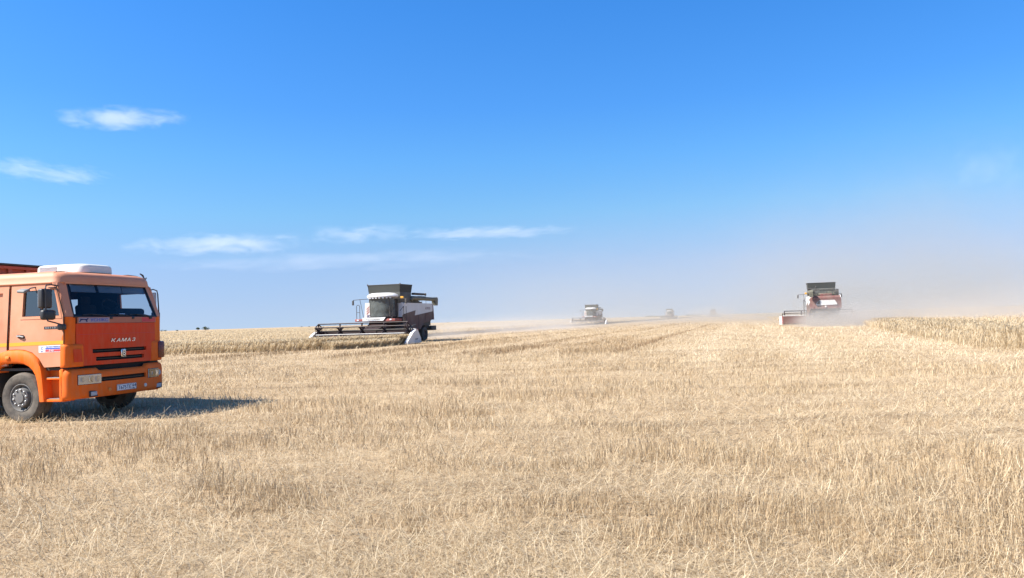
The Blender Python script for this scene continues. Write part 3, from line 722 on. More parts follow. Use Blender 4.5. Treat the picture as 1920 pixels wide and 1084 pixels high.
    for y0 in (-0.32, 0.28, 0.86):
        w = MB(); p0 = wsf(y0, 2.03) + V(0.03, 0, 0); w.box(p0.x - 0.02, p0.x + 0.025, y0 - 0.03, y0 + 0.05, 2.0, 2.045, 0.012)
        w.tube([p0 + V(0.01, 0.04, 0), wsf(y0 - 0.16, 2.085) + V(0.035, 0, 0), wsf(y0 - 0.42, 2.10) + V(0.03, 0, 0)], 0.011, 6)
        w.tube([wsf(y0 - 0.62, 2.095) + V(0.02, 0, 0), wsf(y0 - 0.42, 2.105) + V(0.02, 0, 0), wsf(y0 - 0.16, 2.095) + V(0.02, 0, 0)], 0.009, 6)
        w.out('wiper', 'black', T)

    # --- inside the cab
    s = MB(); s.grid([0, 1, 2, 3], lin(-1.2, 1.2, 5), lambda u, y: [V(0.06, y, 2.03), V(-0.3, y, 2.12), V(-0.42, y, 2.06), V(-0.42, y, 1.2)][int(u)], thick=0.03)
    s.box(-0.42, -0.1, 0.15, 1.0, 2.08, 2.24, 0.06)
    s.out('dashboard', 'interior', T)
    for yc, nm in ((0.58, 'driver'), (-0.62, 'mate')):
        s = MB(); s.box(-1.25, -0.7, yc - 0.26, yc + 0.26, 1.55, 1.75, 0.06); s.box(-1.36, -1.2, yc - 0.25, yc + 0.25, 1.7, 2.36, 0.06, rot=Matrix.Rotation(R(-8), 3, 'Y')); s.box(-1.42, -1.3, yc - 0.14, yc + 0.14, 2.34, 2.55, 0.05)
        s.out('seat', 'interior', T)
    s = MB(); cw = V(-0.62, 0.58, 2.24); tl = R(58)
    ring_ = [cw + V(-math.cos(tl) * 0.0 + 0.25 * math.cos(a) * -math.sin(R(32)), 0.25 * math.sin(a), 0.25 * math.cos(a) * math.cos(R(32))) for a in [2 * math.pi * k / 24 for k in range(24)]]
    s.tube(ring_, 0.022, 8, closed=True)
    for a in (1.2, -1.2, 3.14): s.tube([cw + V(0.05, 0, -0.03), cw + V(-0.25 * math.cos(a) * math.sin(R(32)), 0.25 * math.sin(a), 0.25 * math.cos(a) * math.cos(R(32)))], 0.02, 6)
    s.tube([cw + V(0.05, 0, -0.03), cw + V(0.3, 0, -0.4)], 0.03, 8); s.out('steering_wheel', 'interior', T)
    MB().box(-2.70, -2.66, -1.2, 1.2, 1.1, 2.66).out('back_trim', 'interior', T)
    MB().box(-2.7, -0.3, -1.2, 1.2, 2.69, 2.71).out('ceiling_trim', 'interior', T)
    s = MB(); s.plate([(-2.7, 1.1), (-1.4, 1.1), (-1.4, 2.66), (-2.7, 2.66)], [], lambda u, v: V(u, -1.18, v), (0, 0.02, 0)); s.out('side_trim', 'interior', T)
    s = MB(); s.plate([(-2.15, 1.1), (-1.05, 1.1), (-1.05, 2.66), (-2.15, 2.66)], [], lambda u, v: V(u, 1.2, v), (0, 0.02, 0)); s.out('side_trim', 'interior', T)
    MB().box(0.09, 0.13, -0.02, 0.14, 2.07, 2.12, 0.01).out('paper', 'sticker', T)
    for y0, y1 in ((-1.0, -0.38), (-0.33, 0.30), (0.35, 0.98)):
        v = MB(); v.box(-0.225, -0.21, y0, y1, 2.55, 2.71, 0.006, rot=Matrix.Rotation(R(-18), 3, 'Y')); o = v.out('sun_visor', 'visor', T)
        for vv in o.data.vertices: vv.co.x += 0.10 * (1 - ((y0 + y1) / 2 / W) ** 2)

    # --- bumper wrapped round the corners
    path = []
    for t in lin(0, 1, 4): path.append((-0.10 + 0.10 * t, -1.31))
    for a in (25, 50, 75): path.append((0.0 + 0.125 * math.sin(R(a)), -1.19 - 0.12 * math.cos(R(a))))
    for y in lin(-1.12, 0, 17): path.append((xf(y) + 0.085, y))
    path += [(x, -y) for x, y in reversed(path[:-1])]
    zb = [0.445, 0.47, 0.52, 0.585, 0.725, 0.75, 0.84, 0.905, 0.985, 1.02, 1.035]
    ins = [0.035, 0.008, 0, 0, 0, 0, 0, 0, 0.01, 0.03, 0.07]
    def bump(u, v):
        i = int(u); x, y = path[i]; z = zb[int(v)]; k = ins[int(v)]
        dip = 0.0
        if v == 0: z += 0.02 * (1 - (y / 1.3) ** 2) * 0.0
        if v >= 8 and abs(y) < 0.7: z -= 0.055
        return V(x - k, y * (1 - k / 1.3), z)
    NU = len(path)
    def omb(u, v):
        y = (path[int(u)][1] + path[int(u) + 1][1]) / 2; i = int(v)
        if abs(y) < 0.60 and i in (5,): return True
        return False
    s = MB(); s.grid(list(range(NU)), list(range(len(zb))), bump, omb, thick=0.04); bo = s.out('bumper', 'bumper_orange', T, ang=45)
    MB().grid(lin(-0.75, 0.75, 9), [0.70, 0.88], lambda y, z: V(xf(y) + 0.01, y, z), thick=0.02).out('bumper_opening_back', 'darkgap', bo)
    for zz in (0.785,): MB().grid(lin(-0.62, 0.62, 9), [zz - 0.008, zz + 0.008], lambda y, z: V(xf(y) + 0.05, y, z), thick=0.02).out('bumper_opening_bar', 'black', bo)
    MB().grid(lin(-1.0, 1.0, 11), [0.95, 1.08], lambda y, z: V(xf(y) - 0.06, y, z), thick=0.02).out('gap_back', 'darkgap', T)
    for sg in (-1, 1):
        yc = sg * (0.86 if sg < 0 else 0.95)
        y0, y1 = (yc - 0.24, yc + 0.235)
        sl = lambda y: xf(y) + 0.085 - 6.0 * max(0, abs(y) - 1.10) ** 2
        s = MB(); s.grid(lin(y0, y1, 6), [0.725, 0.905], lambda y, z: V(sl(y) + 0.012, y, z), thick=0.05); hl = s.out('headlight', 'lamp', T)
        b = MB(); b.grid(lin(y0 - 0.012, y1 + 0.012, 6), [0.715, 0.915], lambda y, z: V(sl(y) + 0.004, y, z), thick=0.05); b.out('headlight_frame', 'black', hl)
        for q, (dy, r_) in enumerate(((-0.16, 0.05), (0.02, 0.062), (0.155, 0.06))):
            y = yc + dy; x = sl(y) + 0.013
            b = MB(); b.lathe([(r_, 0.0), (r_, 0.006), (r_ * 0.8, 0.007), (r_ * 0.78, 0.003), (r_ * 0.35, 0.0025), (0, 0.006)], (x, y, 0.815), (1, 0, 0.0), 20)
            b.out('reflector_bowl', 'visor' if q != 1 else 'chrome', hl, ang=60)
        s = MB(); s.grid(lin(y0, y1, 6), [0.727, 0.903], lambda y, z: V(sl(y) + 0.024, y, z), thick=0.004); s.out('lens', 'lens', hl)
        yf = sg * (0.78 if sg < 0 else 1.11)
        s = MB(); s.box(xf(yf) + 0.07, xf(yf) + 0.094, yf - 0.11, yf + 0.11, 0.465, 0.585, 0.015); fg = s.out('fog_lamp', 'black', T)
        s = MB(); s.box(xf(yf) + 0.09, xf(yf) + 0.10, yf - 0.075, yf + 0.075, 0.485, 0.565, 0.008); s.out('fog_lens', 'visor', fg)
    for yc in (-0.42, 0.60):
        s = MB(); x = xf(yc) + 0.085; s.lathe([(0.038, 0), (0.038, 0.016), (0.028, 0.022), (0, 0.024)], (x, yc, 0.575), (1, 0, 0), 16); s.out('tow_cap', 'amber' if yc < 0 else 'wplastic', bo)
    # number plate
    x0 = xf(0.02) + 0.098
    s = MB(); s.box(x0 - 0.006, x0 + 0.004, -0.25, 0.29, 0.525, 0.655, 0.004); np_ = s.out('number_plate', 'plate', T)
    s = MB()
    for (a, b_, c, d_) in ((-0.246, 0.286, 0.646, 0.651), (-0.246, 0.286, 0.529, 0.534), (-0.246, -0.241, 0.529, 0.651), (0.281, 0.286, 0.529, 0.651), (0.155, 0.159, 0.529, 0.651)): s.box(x0 + 0.0045, x0 + 0.006, a, b_, c, d_)
    s.out('plate_border', 'black', np_)
    lettering('Т675ТЕ', 0.105, 'navy', np_, frame((x0 + 0.006, -0.045, 0.585), (0, 1, 0), (0, 0, 1)), width=0.36)
    lettering('64', 0.085, 'navy', np_, frame((x0 + 0.006, 0.22, 0.607), (0, 1, 0), (0, 0, 1)), width=0.095)
    lettering('RUS', 0.028, 'navy', np_, frame((x0 + 0.006, 0.205, 0.55), (0, 1, 0), (0, 0, 1)))

    # --- steps and fender, each side
    for sg in (-1, 1):
        fy = lambda u, v: V(u, sg * 1.13, v)
        s = MB(); s.plate([(-0.60, 0.45), (-0.02, 0.45), (-0.02, 1.075), (-0.60, 1.075)], [], fy, (0, -sg * 0.02, 0))
        s.box(-0.56, -0.03, min(sg * 1.0, sg * 1.30), max(sg * 1.0, sg * 1.30), 0.415, 0.465, 0.012)
        s.box(-0.46, -0.05, min(sg * 1.0, sg * 1.28), max(sg * 1.0, sg * 1.28), 0.845, 0.872, 0.006)
        s.box(-0.09, -0.02, min(sg * 1.05, sg * 1.31), max(sg * 1.05, sg * 1.31), 0.43, 1.05, 0.02)
        sp = s.out('step_panel', 'bumper_orange', T)
        for zt in (0.468, 0.875):
            g = MB()
            for k in range(5): g.box(-0.45, -0.10, sg * 1.16 + 0.026 * k * sg - 0.008, sg * 1.16 + 0.026 * k * sg + 0.008, zt, zt + 0.012)
            g.out('tread', 'metal', sp)
        # fender arch
        outer = [(-1.78, 1.12), (-1.72, 1.27), (-1.56, 1.385), (-1.35, 1.432), (-1.10, 1.437), (-0.93, 1.42), (-0.76, 1.365), (-0.62, 1.26), (-0.53, 1.12), (-0.50, 1.00), (-0.47, 0.75), (-0.44, 0.42)]
        inner = [(-1.70, 0.98), (-1.60, 1.10), (-1.46, 1.16), (-1.30, 1.17), (-1.10, 1.17), (-0.95, 1.155), (-0.82, 1.10), (-0.72, 1.02), (-0.65, 0.92), (-0.61, 0.80), (-0.575, 0.62), (-0.55, 0.42)]
        n = len(outer); Wd = 0.34
        s = MB()
        cols = []
        for (ox, oz), (ix, iz) in zip(outer, inner):
            mx, mz = (ox + ix) / 2, (oz + iz) / 2
            cols.append([(ox, sg * (1.325 - Wd), oz), (ox, sg * 1.295, oz), (ox * 0.9 + ix * 0.1, sg * 1.335, oz * 0.9 + iz * 0.1), (mx, sg * 1.35, mz), (ix * 0.9 + ox * 0.1, sg * 1.345, iz * 0.9 + oz * 0.1), (ix, sg * 1.315, iz), (ix, sg * (1.325 - Wd), iz)])
        s.loft([[V(*p) for p in c] for c in cols]); fo = s.out('fender', 'bumper_orange', T, ang=50)
        b = MB(); b.box(-1.36, -1.26, min(sg * 1.34, sg * 1.375), max(sg * 1.34, sg * 1.375), 1.255, 1.315, 0.012); b.out('side_marker', 'amber', fo)

    # --- wheels
    def wheel(x, y, sgn, dual=False, r=0.495):
        zc = 0.495
        s = MB(); wv_ = 0.285
        prof = [(0.27, 0.0), (0.30, 0.02), (0.38, 0.035), (0.45, 0.03), (0.475, 0.005), (0.488, -0.03), (r, -0.06), (r, -0.10), (0.482, -0.105), (0.482, -0.12), (r, -0.125), (r, -wv_ + 0.05), (0.475, -wv_), (0.40, -wv_ - 0.02), (0.27, -wv_)]
        prof = [(a, b) for a, b in prof] + [(0.27, 0.0)]
        s.lathe(prof, (x, y, zc), (0, sgn, 0), 48); wo = s.out('wheel', 'tyre', T, ang=30)
        s = MB(); s.lathe([(0.275, -0.26), (0.275, 0.012), (0.262, 0.016), (0.245, 0.0), (0.225, -0.05), (0.205, -0.06), (0.19, -0.012), (0.185, 0.03), (0.175, 0.036), (0.10, 0.036), (0.095, 0.055), (0.0, 0.06)], (x, y, zc), (0, sgn, 0), 40)
        rm = s.out('rim', 'rim', wo, ang=35)
        for k in range(10):
            a = 2 * math.pi * k / 10 + 0.2
            s = MB(); s.lathe([(0.021, 0.03), (0.021, 0.05), (0.013, 0.056), (0.013, 0.065), (0, 0.065)], (x + 0.158 * math.cos(a), y, zc + 0.158 * math.sin(a)), (0, sgn, 0), 6); s.out('wheel_nut', 'metal', wo)
        for k in range(4):
            a = 2 * math.pi * k / 4 + 0.35
            s = MB(); s.lathe([(0.0, -0.052), (0.022, -0.05), (0.026, -0.048), (0.0, -0.047)], (x + 0.228 * math.cos(a), y, zc + 0.228 * math.sin(a)), (0, sgn, 0), 10); s.out('hand_hole', 'darkgap', wo)
        return wo
    wheel(-1.05, -1.275, -1); wheel(-1.05, 1.275, 1)
    for xr in (-3.9, -5.2):
        for sg in (-1, 1): wheel(xr, sg * 1.25, sg)
    s = MB(); s.box(-6.5, 0.0, -0.5, -0.38, 0.75, 1.0); s.box(-6.5, 0.0, 0.38, 0.5, 0.75, 1.0); s.tube([(-1.05, -1.05, 0.47), (-1.05, 1.05, 0.47)], 0.07)
    for xr in (-3.9, -5.2): s.tube([(xr, -1.0, 0.5), (xr, 1.0, 0.5)], 0.11)
    s.box(-1.9, -0.2, -0.38, 0.38, 0.7, 1.15); s.box(-0.15, 0.0, -1.0, 1.0, 0.55, 0.75)
    s.box(-2.6, -1.75, -1.15, -0.55, 0.5, 1.05, 0.03)
    s.out('chassis', 'chassis', T)

    # --- mirrors
    s = MB(); s.tube([(-0.16, -1.27, 2.665), (-0.14, -1.45, 2.68), (-0.10, -1.60, 2.665), (-0.09, -1.63, 2.60), (-0.075, -1.63, 2.05), (-0.05, -1.61, 1.98), (0.0, -1.5, 1.945), (0.03, -1.36, 1.90)], 0.014, 8)
    s.box(-0.07, 0.07, -1.40, -1.29, 1.80, 1.92, 0.03); arm = s.out('mirror_arm', 'black', T)
    s = MB(); s.box(-0.23, -0.11, -1.68, -1.44, 2.225, 2.60, 0.035, seg=3); s.out('wing_mirror', 'black', T)
    s = MB(); s.box(-0.235, -0.23, -1.66, -1.46, 2.25, 2.58); s.out('mirror_glass', 'chrome', T)
    s = MB(); s.box(-0.18, -0.06, -1.69, -1.40, 2.0, 2.195, 0.045, seg=3); s.out('wide_mirror', 'black', T)
    s = MB(); s.tube([(-0.16, 1.24, 2.66), (-0.25, 1.42, 2.685), (-0.30, 1.60, 2.66), (-0.31, 1.64, 2.58), (-0.28, 1.64, 2.05), (-0.20, 1.5, 1.98), (-0.05, 1.31, 1.95)], 0.014, 8); s.out('mirror_arm', 'black', T)
    s = MB(); s.box(-0.44, -0.35, 1.49, 1.66, 2.29, 2.63, 0.03, seg=3); s.out('wing_mirror', 'visor', T)
    s = MB(); s.box(-0.36, -0.25, 1.46, 1.66, 2.02, 2.17, 0.035, seg=3); s.out('wide_mirror', 'black', T)

    # --- roof: air conditioner, lamps, horn antenna
    s = MB()
    def acr(z, ins):
        pts = []
        x0, x1, y0, y1, rc = -1.62 + ins, -0.42 - ins, -0.42 + ins, 0.50 - ins, 0.2 - ins * 0.3
        for (cx, cy, a0, rr) in ((x1 - rc, y1 - rc, 0, rc), (x0 + 0.08, y1 - 0.08, 90, 0.08), (x0 + 0.08, y0 + 0.08, 180, 0.08), (x1 - rc, y0 + rc, 270, rc)):
            for k in range(5):
                a = R(a0 + 90 * k / 4); pts.append(V(cx + rr * math.cos(a), cy + rr * math.sin(a), z))
        return pts
    s.loft([acr(2.985, 0.02), acr(3.0, 0.0), acr(3.12, 0.006), acr(3.155, 0.025), acr(3.175, 0.07), acr(3.185, 0.16)]); ac = s.out('roof_air_conditioner', 'wplastic', T, ang=45)
    for k in range(5):
        b = MB(); b.box(-1.52, -1.08, -0.426, -0.41, 3.045 + 0.02 * k, 3.053 + 0.02 * k); b.out('louvre', 'visor', ac)
    s = MB(); s.box(-1.5, -0.55, -0.33, 0.40, 2.93, 2.99, 0.01); s.out('air_conditioner_base', 'tipper', ac)
    for yy in (-0.98, 0.98):
        s = MB(); s.box(-0.33, -0.24, yy - 0.03, yy + 0.03, 2.90, 2.955, 0.015); s.out('roof_lamp', 'wplastic', T)
    s = MB(); s.tube([(-0.35, 1.20, 2.80), (-0.33, 1.24, 2.92), (-0.36, 1.22, 3.0), (-0.40, 1.18, 3.04)], [0.02, 0.018, 0.022, 0.012]); s.tube([(-0.33, 1.24, 2.86), (-0.30, 1.27, 2.95)], 0.012); s.out('antenna', 'black', T)

    # --- tipper body behind the cab
    s = MB(); s.box(-3.06, -2.98, -1.25, 1.25, 1.25, 3.28, 0.01)
    s.box(-6.6, -3.06, -1.25, -1.17, 1.25, 3.28, 0.01); s.box(-6.6, -3.06, 1.17, 1.25, 1.25, 3.28, 0.01); s.box(-6.6, -6.52, -1.17, 1.17, 1.25, 3.28, 0.01); s.box(-6.6, -3.0, -1.2, 1.2, 1.15, 1.25)
    tb = s.out('tipper_body', 'tipper', T)
    for y in (-1.2, -0.75, -0.3, 0.15, 0.6, 1.05):
        MB().box(-2.98, -2.93, y - 0.05, y + 0.05, 1.3, 3.23, 0.01).out('rib', 'tipper', tb)
    MB().box(-2.98, -2.92, -1.25, 1.25, 3.20, 3.27, 0.01).out('top_beam', 'tipper', tb)
    s = MB(); s.box(-3.1, -2.9, -1.27, 1.27, 3.285, 3.325, 0.01); s.box(-6.6, -3.1, -1.28, -1.2, 3.285, 3.325); s.out('tarp_rail', 'black', tb)
    return T
build_truck()

# ------------------------------------------------------------------ combine harvesters
def build_harvester():
    T = thing('combine_harvester', 'x', 'harvester', (0, 0, 0), 0.0, 'combine harvesters working the field')
    # body sides: white upper, dark red lower with a notched boundary
    low = [(0.45, 1.55), (-1.0, 1.15), (-3.4, 1.15), (-4.2, 1.75), (-5.75, 1.9), (-6.62, 2.22)]
    top = [(-6.62, 3.40), (-6.50, 3.64), (0.2, 3.64), (0.45, 3.3)]
    bnd = [(0.45, 2.58), (-2.35, 2.97), (-2.15, 2.48), (-6.62, 2.90)]
    for sg, y in ((1, 1.70), (-1, -1.70)):
        s = MB(); s.plate(bnd + top, [], lambda u, v: V(u, y, v), (0, -sg * 0.08, 0)); s.out('side_panel', 'c_white', T)
        s = MB(); s.plate(low + bnd[::-1], [], lambda u, v: V(u, y, v), (0, -sg * 0.08, 0)); p = s.out('lower_side_panel', 'c_side', T)
        s = MB(); s.box(-3.0, -2.96, min(y, y + sg * 0.012), max(y, y + sg * 0.012), 1.2, 2.5); s.box(-4.6, -4.56, min(y, y + sg * 0.012), max(y, y + sg * 0.012), 1.95, 2.65); s.out('panel_seam', 'c_dark', p)
        ex = -sg
        lettering('ACROS', 0.34, 'c_red', T, frame((-5.2, y + sg * 0.006, 3.16), (ex, 0, 0), (0, 0, 1)), sx=1.1, depth=0.004)
    s = MB(); s.box(-6.2, 0.3, -1.54, 1.54, 1.5, 3.6); s.box(-3.3, 0.2, -1.3, 1.3, 0.95, 1.5); s.out('body_core', 'c_dark', T)
    # rear hood with its big white panel
    s = MB(); s.grid([-1.76, -1.74, -1.6, -1.2, -0.8, -0.4, 0, 0.4, 0.8, 1.2, 1.6, 1.74, 1.76], [2.05, 2.25, 2.6, 3.0, 3.35, 3.6], lambda y, z: V((-6.45 if abs(y) > 1.75 else -6.6 - 0.16 * (1 - (y / 1.9) ** 2)) - 0.15 * max(0, (3.0 - z)) * 0.2 + (0.25 if z > 3.5 else 0), y * (1.0 - 0.03 * max(0, z - 2.6)), z), thick=0.06)
    s.box(-6.45, -5.8, -0.75, 0.55, 3.6, 3.85, 0.05); rh = s.out('rear_hood', 'c_red', T)
    rf = lambda y, z: V(-6.87 + 0.16 * (y / 1.7) ** 2, y, z)
    s = MB(); s.plate([(-1.25, 2.50), (-1.22, 2.68), (-0.98, 3.06), (0.68, 3.06), (0.92, 2.85), (1.10, 2.58), (0.98, 2.46)], [], rf, (-0.02, 0, 0)); wp = s.out('rear_panel', 'c_white', rh)
    s = MB(); s.plate([(0.66, 2.54), (0.66, 3.03), (0.86, 2.88), (1.03, 2.60)], [], lambda y, z: rf(y, z) + V(-0.022, 0, 0), (-0.006, 0, 0)); s.out('rear_panel_mark', 'c_grey', wp)
    s = MB(); s.lathe([(0.11, 0), (0.11, 0.02), (0, 0.025)], (-6.86, 0.05, 2.30), (-1, 0, 0), 16); s.out('emblem', 'c_white', rh)
    for y in (-1.3, 1.3): MB().box(-6.74, -6.68, y - 0.09, y + 0.09, 2.10, 2.3, 0.02).out('tail_lamp', 'red', rh)
    # straw chopper and spreader
    s = MB(); s.box(-7.75, -6.5, -1.25, 1.5, 1.0, 1.46, 0.04); s.box(-6.6, -5.6, -1.2, 1.2, 1.2, 2.05); s.out('straw_chopper', 'c_dark', T)
    # grain tank and its flared extension
    s = MB(); s.box(-1.75, 0.65, -1.6, 1.55, 3.62, 4.66, 0.03); tk = s.out('grain_tank', 'c_grey', T)
    A = [V(0.65, -1.6, 4.62), V(0.65, 1.55, 4.62), V(-1.75, 1.55, 4.62), V(-1.75, -1.6, 4.62)]
    B = [V(0.71, -1.66, 5.32), V(0.71, 1.60, 5.32), V(-1.88, 1.62, 5.32), V(-1.88, -1.66, 5.32)]
    for i in range(4):
        j = (i + 1) % 4; s = MB(); q = [A[i], A[j], B[j], B[i]]
        c = (A[0] + A[2]) / 2; n = ((A[i] + A[j]) / 2 - c); n.z = 0; n = n.normalized() * -0.04
        s.add(q + [p + n for p in q], [(0, 1, 2, 3), (7, 6, 5, 4), (0, 4, 5, 1), (1, 5, 6, 2), (2, 6, 7, 3), (3, 7, 4, 0)]); s.out('tank_extension', 'c_tarp', tk)
    s = MB(); s.tube([b + V(0, 0, 0.0) for b in B], 0.035, 6, closed=True)
    for b in (B[0], B[1]): s.box(b.x - 0.04, b.x + 0.04, b.y - 0.04, b.y + 0.04, 5.25, 5.42)
    s.out('tank_rim', 'c_dark', tk)
    # engine deck with rails, air intake drum and exhaust
    s = MB(); s.box(-4.2, -1.8, -1.5, 1.2, 3.64, 4.2, 0.06); s.box(-3.9, -2.2, -1.2, 0.4, 4.2, 4.55, 0.1); s.out('engine_cover', 'c_grey', T)
    s = MB(); s.lathe([(0, 0), (0.42, 0), (0.45, 0.1), (0.45, 0.3), (0.3, 0.34), (0, 0.34)], (-3.2, -1.46, 3.95), (0, -1, 0), 20); s.out('air_intake', 'c_dark', T)
    s = MB(); s.tube([(-2.6, 0.75, 4.2), (-2.6, 0.75, 4.75), (-2.75, 0.75, 4.85)], 0.08, 8); s.out('exhaust', 'c_dark', T)
    s = MB()
    for y in (-1.5, 1.1):
        s.tube([(-6.2, y, 4.35), (-4.2, y, 4.35)], 0.025, 6)
        for x in (-6.2, -5.2, -4.25): s.tube([(x, y, 3.6), (x, y, 4.35)], 0.022, 6)
    s.tube([(-6.2, -1.5, 4.35), (-6.2, 1.1, 4.35)], 0.025, 6); s.tube([(-6.2, -1.5, 4.0), (-6.2, 1.1, 4.0)], 0.02, 6)
    for y in (-0.85, -0.2, 0.45): s.tube([(-6.2, y, 3.6), (-6.2, y, 4.35)], 0.02, 6)
    s.out('guard_rail', 'c_dark', T)
    s = MB(); s.box(-5.8, -4.4, -1.1, 0.6, 3.64, 3.95, 0.05); s.tube([(-5.5, -0.6, 4.0), (-4.6, -0.6, 4.0)], 0.18, 10); s.out('deck_box', 'c_olive', T)
    # unloading auger folded back along the left side
    s = MB(); s.tube([(-1.6, 1.50, 3.9), (-1.8, 1.58, 4.12), (-2.2, 1.6, 4.12), (-6.9, 1.62, 4.08), (-7.25, 1.62, 4.0), (-7.35, 1.62, 3.85)], [0.2, 0.2, 0.19, 0.19, 0.2, 0.2], 14)
    ag = s.out('unloading_auger', 'c_olive', T, ang=50)
    s = MB(); s.plate([(-6.65, 4.26), (-7.45, 4.28), (-7.6, 4.1), (-7.5, 3.46), (-6.95, 3.5), (-6.9, 3.9)], [], lambda u, v: V(u, 1.42, v), (0, 0.40, 0)); s.out('auger_spout', 'c_olive', ag)
    s = MB(); s.box(-4.6, -2.2, 1.35, 1.7, 4.42, 4.62, 0.05); s.lathe([(0, 0), (0.13, 0), (0.13, 0.1), (0, 0.1)], (-4.6, 1.7, 4.5), (0, 1, 0), 12); s.out('auger_bracket', 'c_dark', T)
    # white shields beside the cab
    s = MB(); s.plate([(-1.95, 2.3), (-1.2, 2.3), (-1.2, 3.72), (-1.85, 3.72)], [], lambda u, v: V(0.9, u, v), (-0.06, 0, 0)); sh = s.out('shield_panel', 'c_white', T)
    for k in range(3):
        s = MB(); z = 2.62 + 0.22 * k; s.plate([(-1.72, z), (-1.42, z + 0.26), (-1.42, z + 0.37), (-1.72, z + 0.11)], [], lambda u, v: V(0.903, u, v), (0.006, 0, 0)); s.out('warning_stripe', 'c_bright', sh)
    s = MB(); s.add([V(0.55, 1.25, 2.35), V(0.55, 1.62, 2.35), V(0.55, 1.75, 2.7), V(0.55, 1.72, 3.66), V(0.55, 1.25, 3.66), V(0.42, 1.25, 2.35), V(0.42, 1.62, 2.35), V(0.42, 1.75, 2.7), V(0.42, 1.72, 3.66), V(0.42, 1.25, 3.66)],
        [(0, 1, 2, 3, 4), (9, 8, 7, 6, 5), (0, 5, 6, 1), (1, 6, 7, 2), (2, 7, 8, 3), (3, 8, 9, 4), (4, 9, 5, 0)]); s.out('shield_panel', 'c_white', T)
    # cab
    def cg(a, z):
        yy = 1.2 * math.sin(a); return V(1.0 + 0.8 * math.cos(a) ** 0.8 + 0.06 * (z - 2.4) / 1.6, yy, z)
    an = [R(d) for d in (-88, -70, -50, -30, -12, 12, 30, 50, 70, 88)]
    s = MB(); s.grid(an, [2.42, 2.8, 3.3, 3.8, 4.12], cg); cb = s.out('cab_window', 'c_glass', T, ang=80)
    s = MB(); s.box(0.62, 1.03, -1.22, -1.16, 2.42, 4.12); s.box(0.62, 1.03, 1.16, 1.22, 2.42, 4.12); s.box(0.60, 0.66, -1.22, 1.22, 2.4, 4.12)
    for a in (R(-60), R(52)): p0, p1 = cg(a, 2.42), cg(a, 4.12); s.tube([p0, p1], 0.045, 6)
    s.box(0.6, 1.5, -1.15, 1.15, 2.3, 2.42); s.out('cab_frame', 'c_dark', T)
    s = MB(); s.box(0.75, 1.0, -0.35, 0.35, 2.42, 2.95, 0.06); s.box(0.7, 0.84, -0.33, 0.33, 2.9, 3.6, 0.06); s.tube([(1.25, 0, 2.5), (1.35, 0, 3.05)], 0.05); s.out('cab_seat', 'c_dark', T)
    s = MB()
    def rr(z, k):
        pts = []
        for d in range(-90, 91, 15):
            a = R(d); pts.append(V(0.9 + (1.2 + k) * max(math.cos(a), 0) ** 0.7, (1.42 + k) * math.sin(a), z))
        pts += [V(0.2 - k * 0.3, 1.3 + k, z), V(0.2 - k * 0.3, -1.3 - k, z)]
        return pts
    s.loft([rr(4.13, -0.12), rr(4.18, 0.02), rr(4.28, 0.03), rr(4.42, -0.1), rr(4.53, -0.35), rr(4.57, -0.7)]); cr = s.out('cab_roof', 'c_white', T, ang=45)
    for d in (-55, -38, -22, -7, 7, 22, 38, 55):
        a = R(d); p = V(0.9 + 1.12 * math.cos(a) ** 0.7, 1.3 * math.sin(a), 4.10); s = MB(); s.box(p.x - 0.05, p.x + 0.05, p.y - 0.08, p.y + 0.08, p.z - 0.06, p.z + 0.04, 0.015); s.out('work_lamp', 'lamp', cr)
    s = MB(); s.box(0.5, 0.62, 1.45, 1.85, 4.0, 4.22, 0.02); s.out('amber_lamp_box', 'yellow', T)
    # platform, bumper strip, rails, ladder, mirrors
    s = MB(); s.box(0.2, 1.95, -2.35, -1.55, 2.02, 2.25, 0.03); s.box(0.2, 1.95, 0.6, 1.62, 1.98, 2.22, 0.03); s.box(0.2, 1.9, -1.55, 0.6, 2.0, 2.2); pf = s.out('platform', 'c_bright', T)
    s = MB(); s.plate([(-1.6, 2.05), (-1.6, 2.36), (0.75, 2.36), (0.5, 2.05)], [], lambda u, v: V(1.95 + 0.1 * (1 - (u / 1.7) ** 2), u, v), (-0.06, 0, 0)); s.out('front_strip', 'c_white', pf)
    lettering('РОСТСЕЛЬМАШ', 0.13, 'c_tarp', pf, frame((2.06, -0.5, 2.2), (0, 1, 0), (0, 0, 1)), width=1.3, depth=0.004)
    for y in (-2.05, 1.2): MB().box(1.94, 1.98, y - 0.1, y + 0.1, 2.08, 2.19, 0.02).out('front_lamp', 'lamp', pf)
    s = MB()
    s.tube([(1.7, -2.3, 2.2), (1.7, -2.3, 3.4), (1.7, -2.22, 3.52), (1.7, -2.05, 3.52), (1.7, -1.98, 3.4), (1.7, -1.98, 2.2)], 0.03, 6); s.tube([(1.7, -2.3, 2.85), (1.7, -1.98, 2.85)], 0.025, 6); s.out('hand_rail', 'c_dark', T); s = MB()
    s.tube([(0.4, 2.0, 1.0), (0.4, 2.0, 3.3)], 0.03, 6); s.tube([(0.9, 2.0, 1.0), (0.9, 2.0, 3.3)], 0.03, 6)
    for k in range(7): s.tube([(0.4, 2.0, 0.9 + 0.28 * k), (0.9, 2.0, 0.9 + 0.28 * k)], 0.025, 6)
    s.tube([(0.9, 1.62, 2.9), (0.9, 2.0, 3.3)], 0.025, 6); s.out('ladder', 'c_dark', T)
    for sg in (-1, 1):
        s = MB(); s.tube([(1.5, sg * 1.15, 4.05), (1.75, sg * 1.9, 4.02), (1.75, sg * 2.6, 3.98)], 0.028, 6); s.tube([(1.7, sg * 1.95, 4.02), (1.5, sg * 1.7, 2.3)], 0.022, 6); s.box(1.70, 1.80, sg * 2.62 - 0.08, sg * 2.62 + 0.08, 3.52, 3.95, 0.02); s.out('wing_mirror', 'c_dark', T)
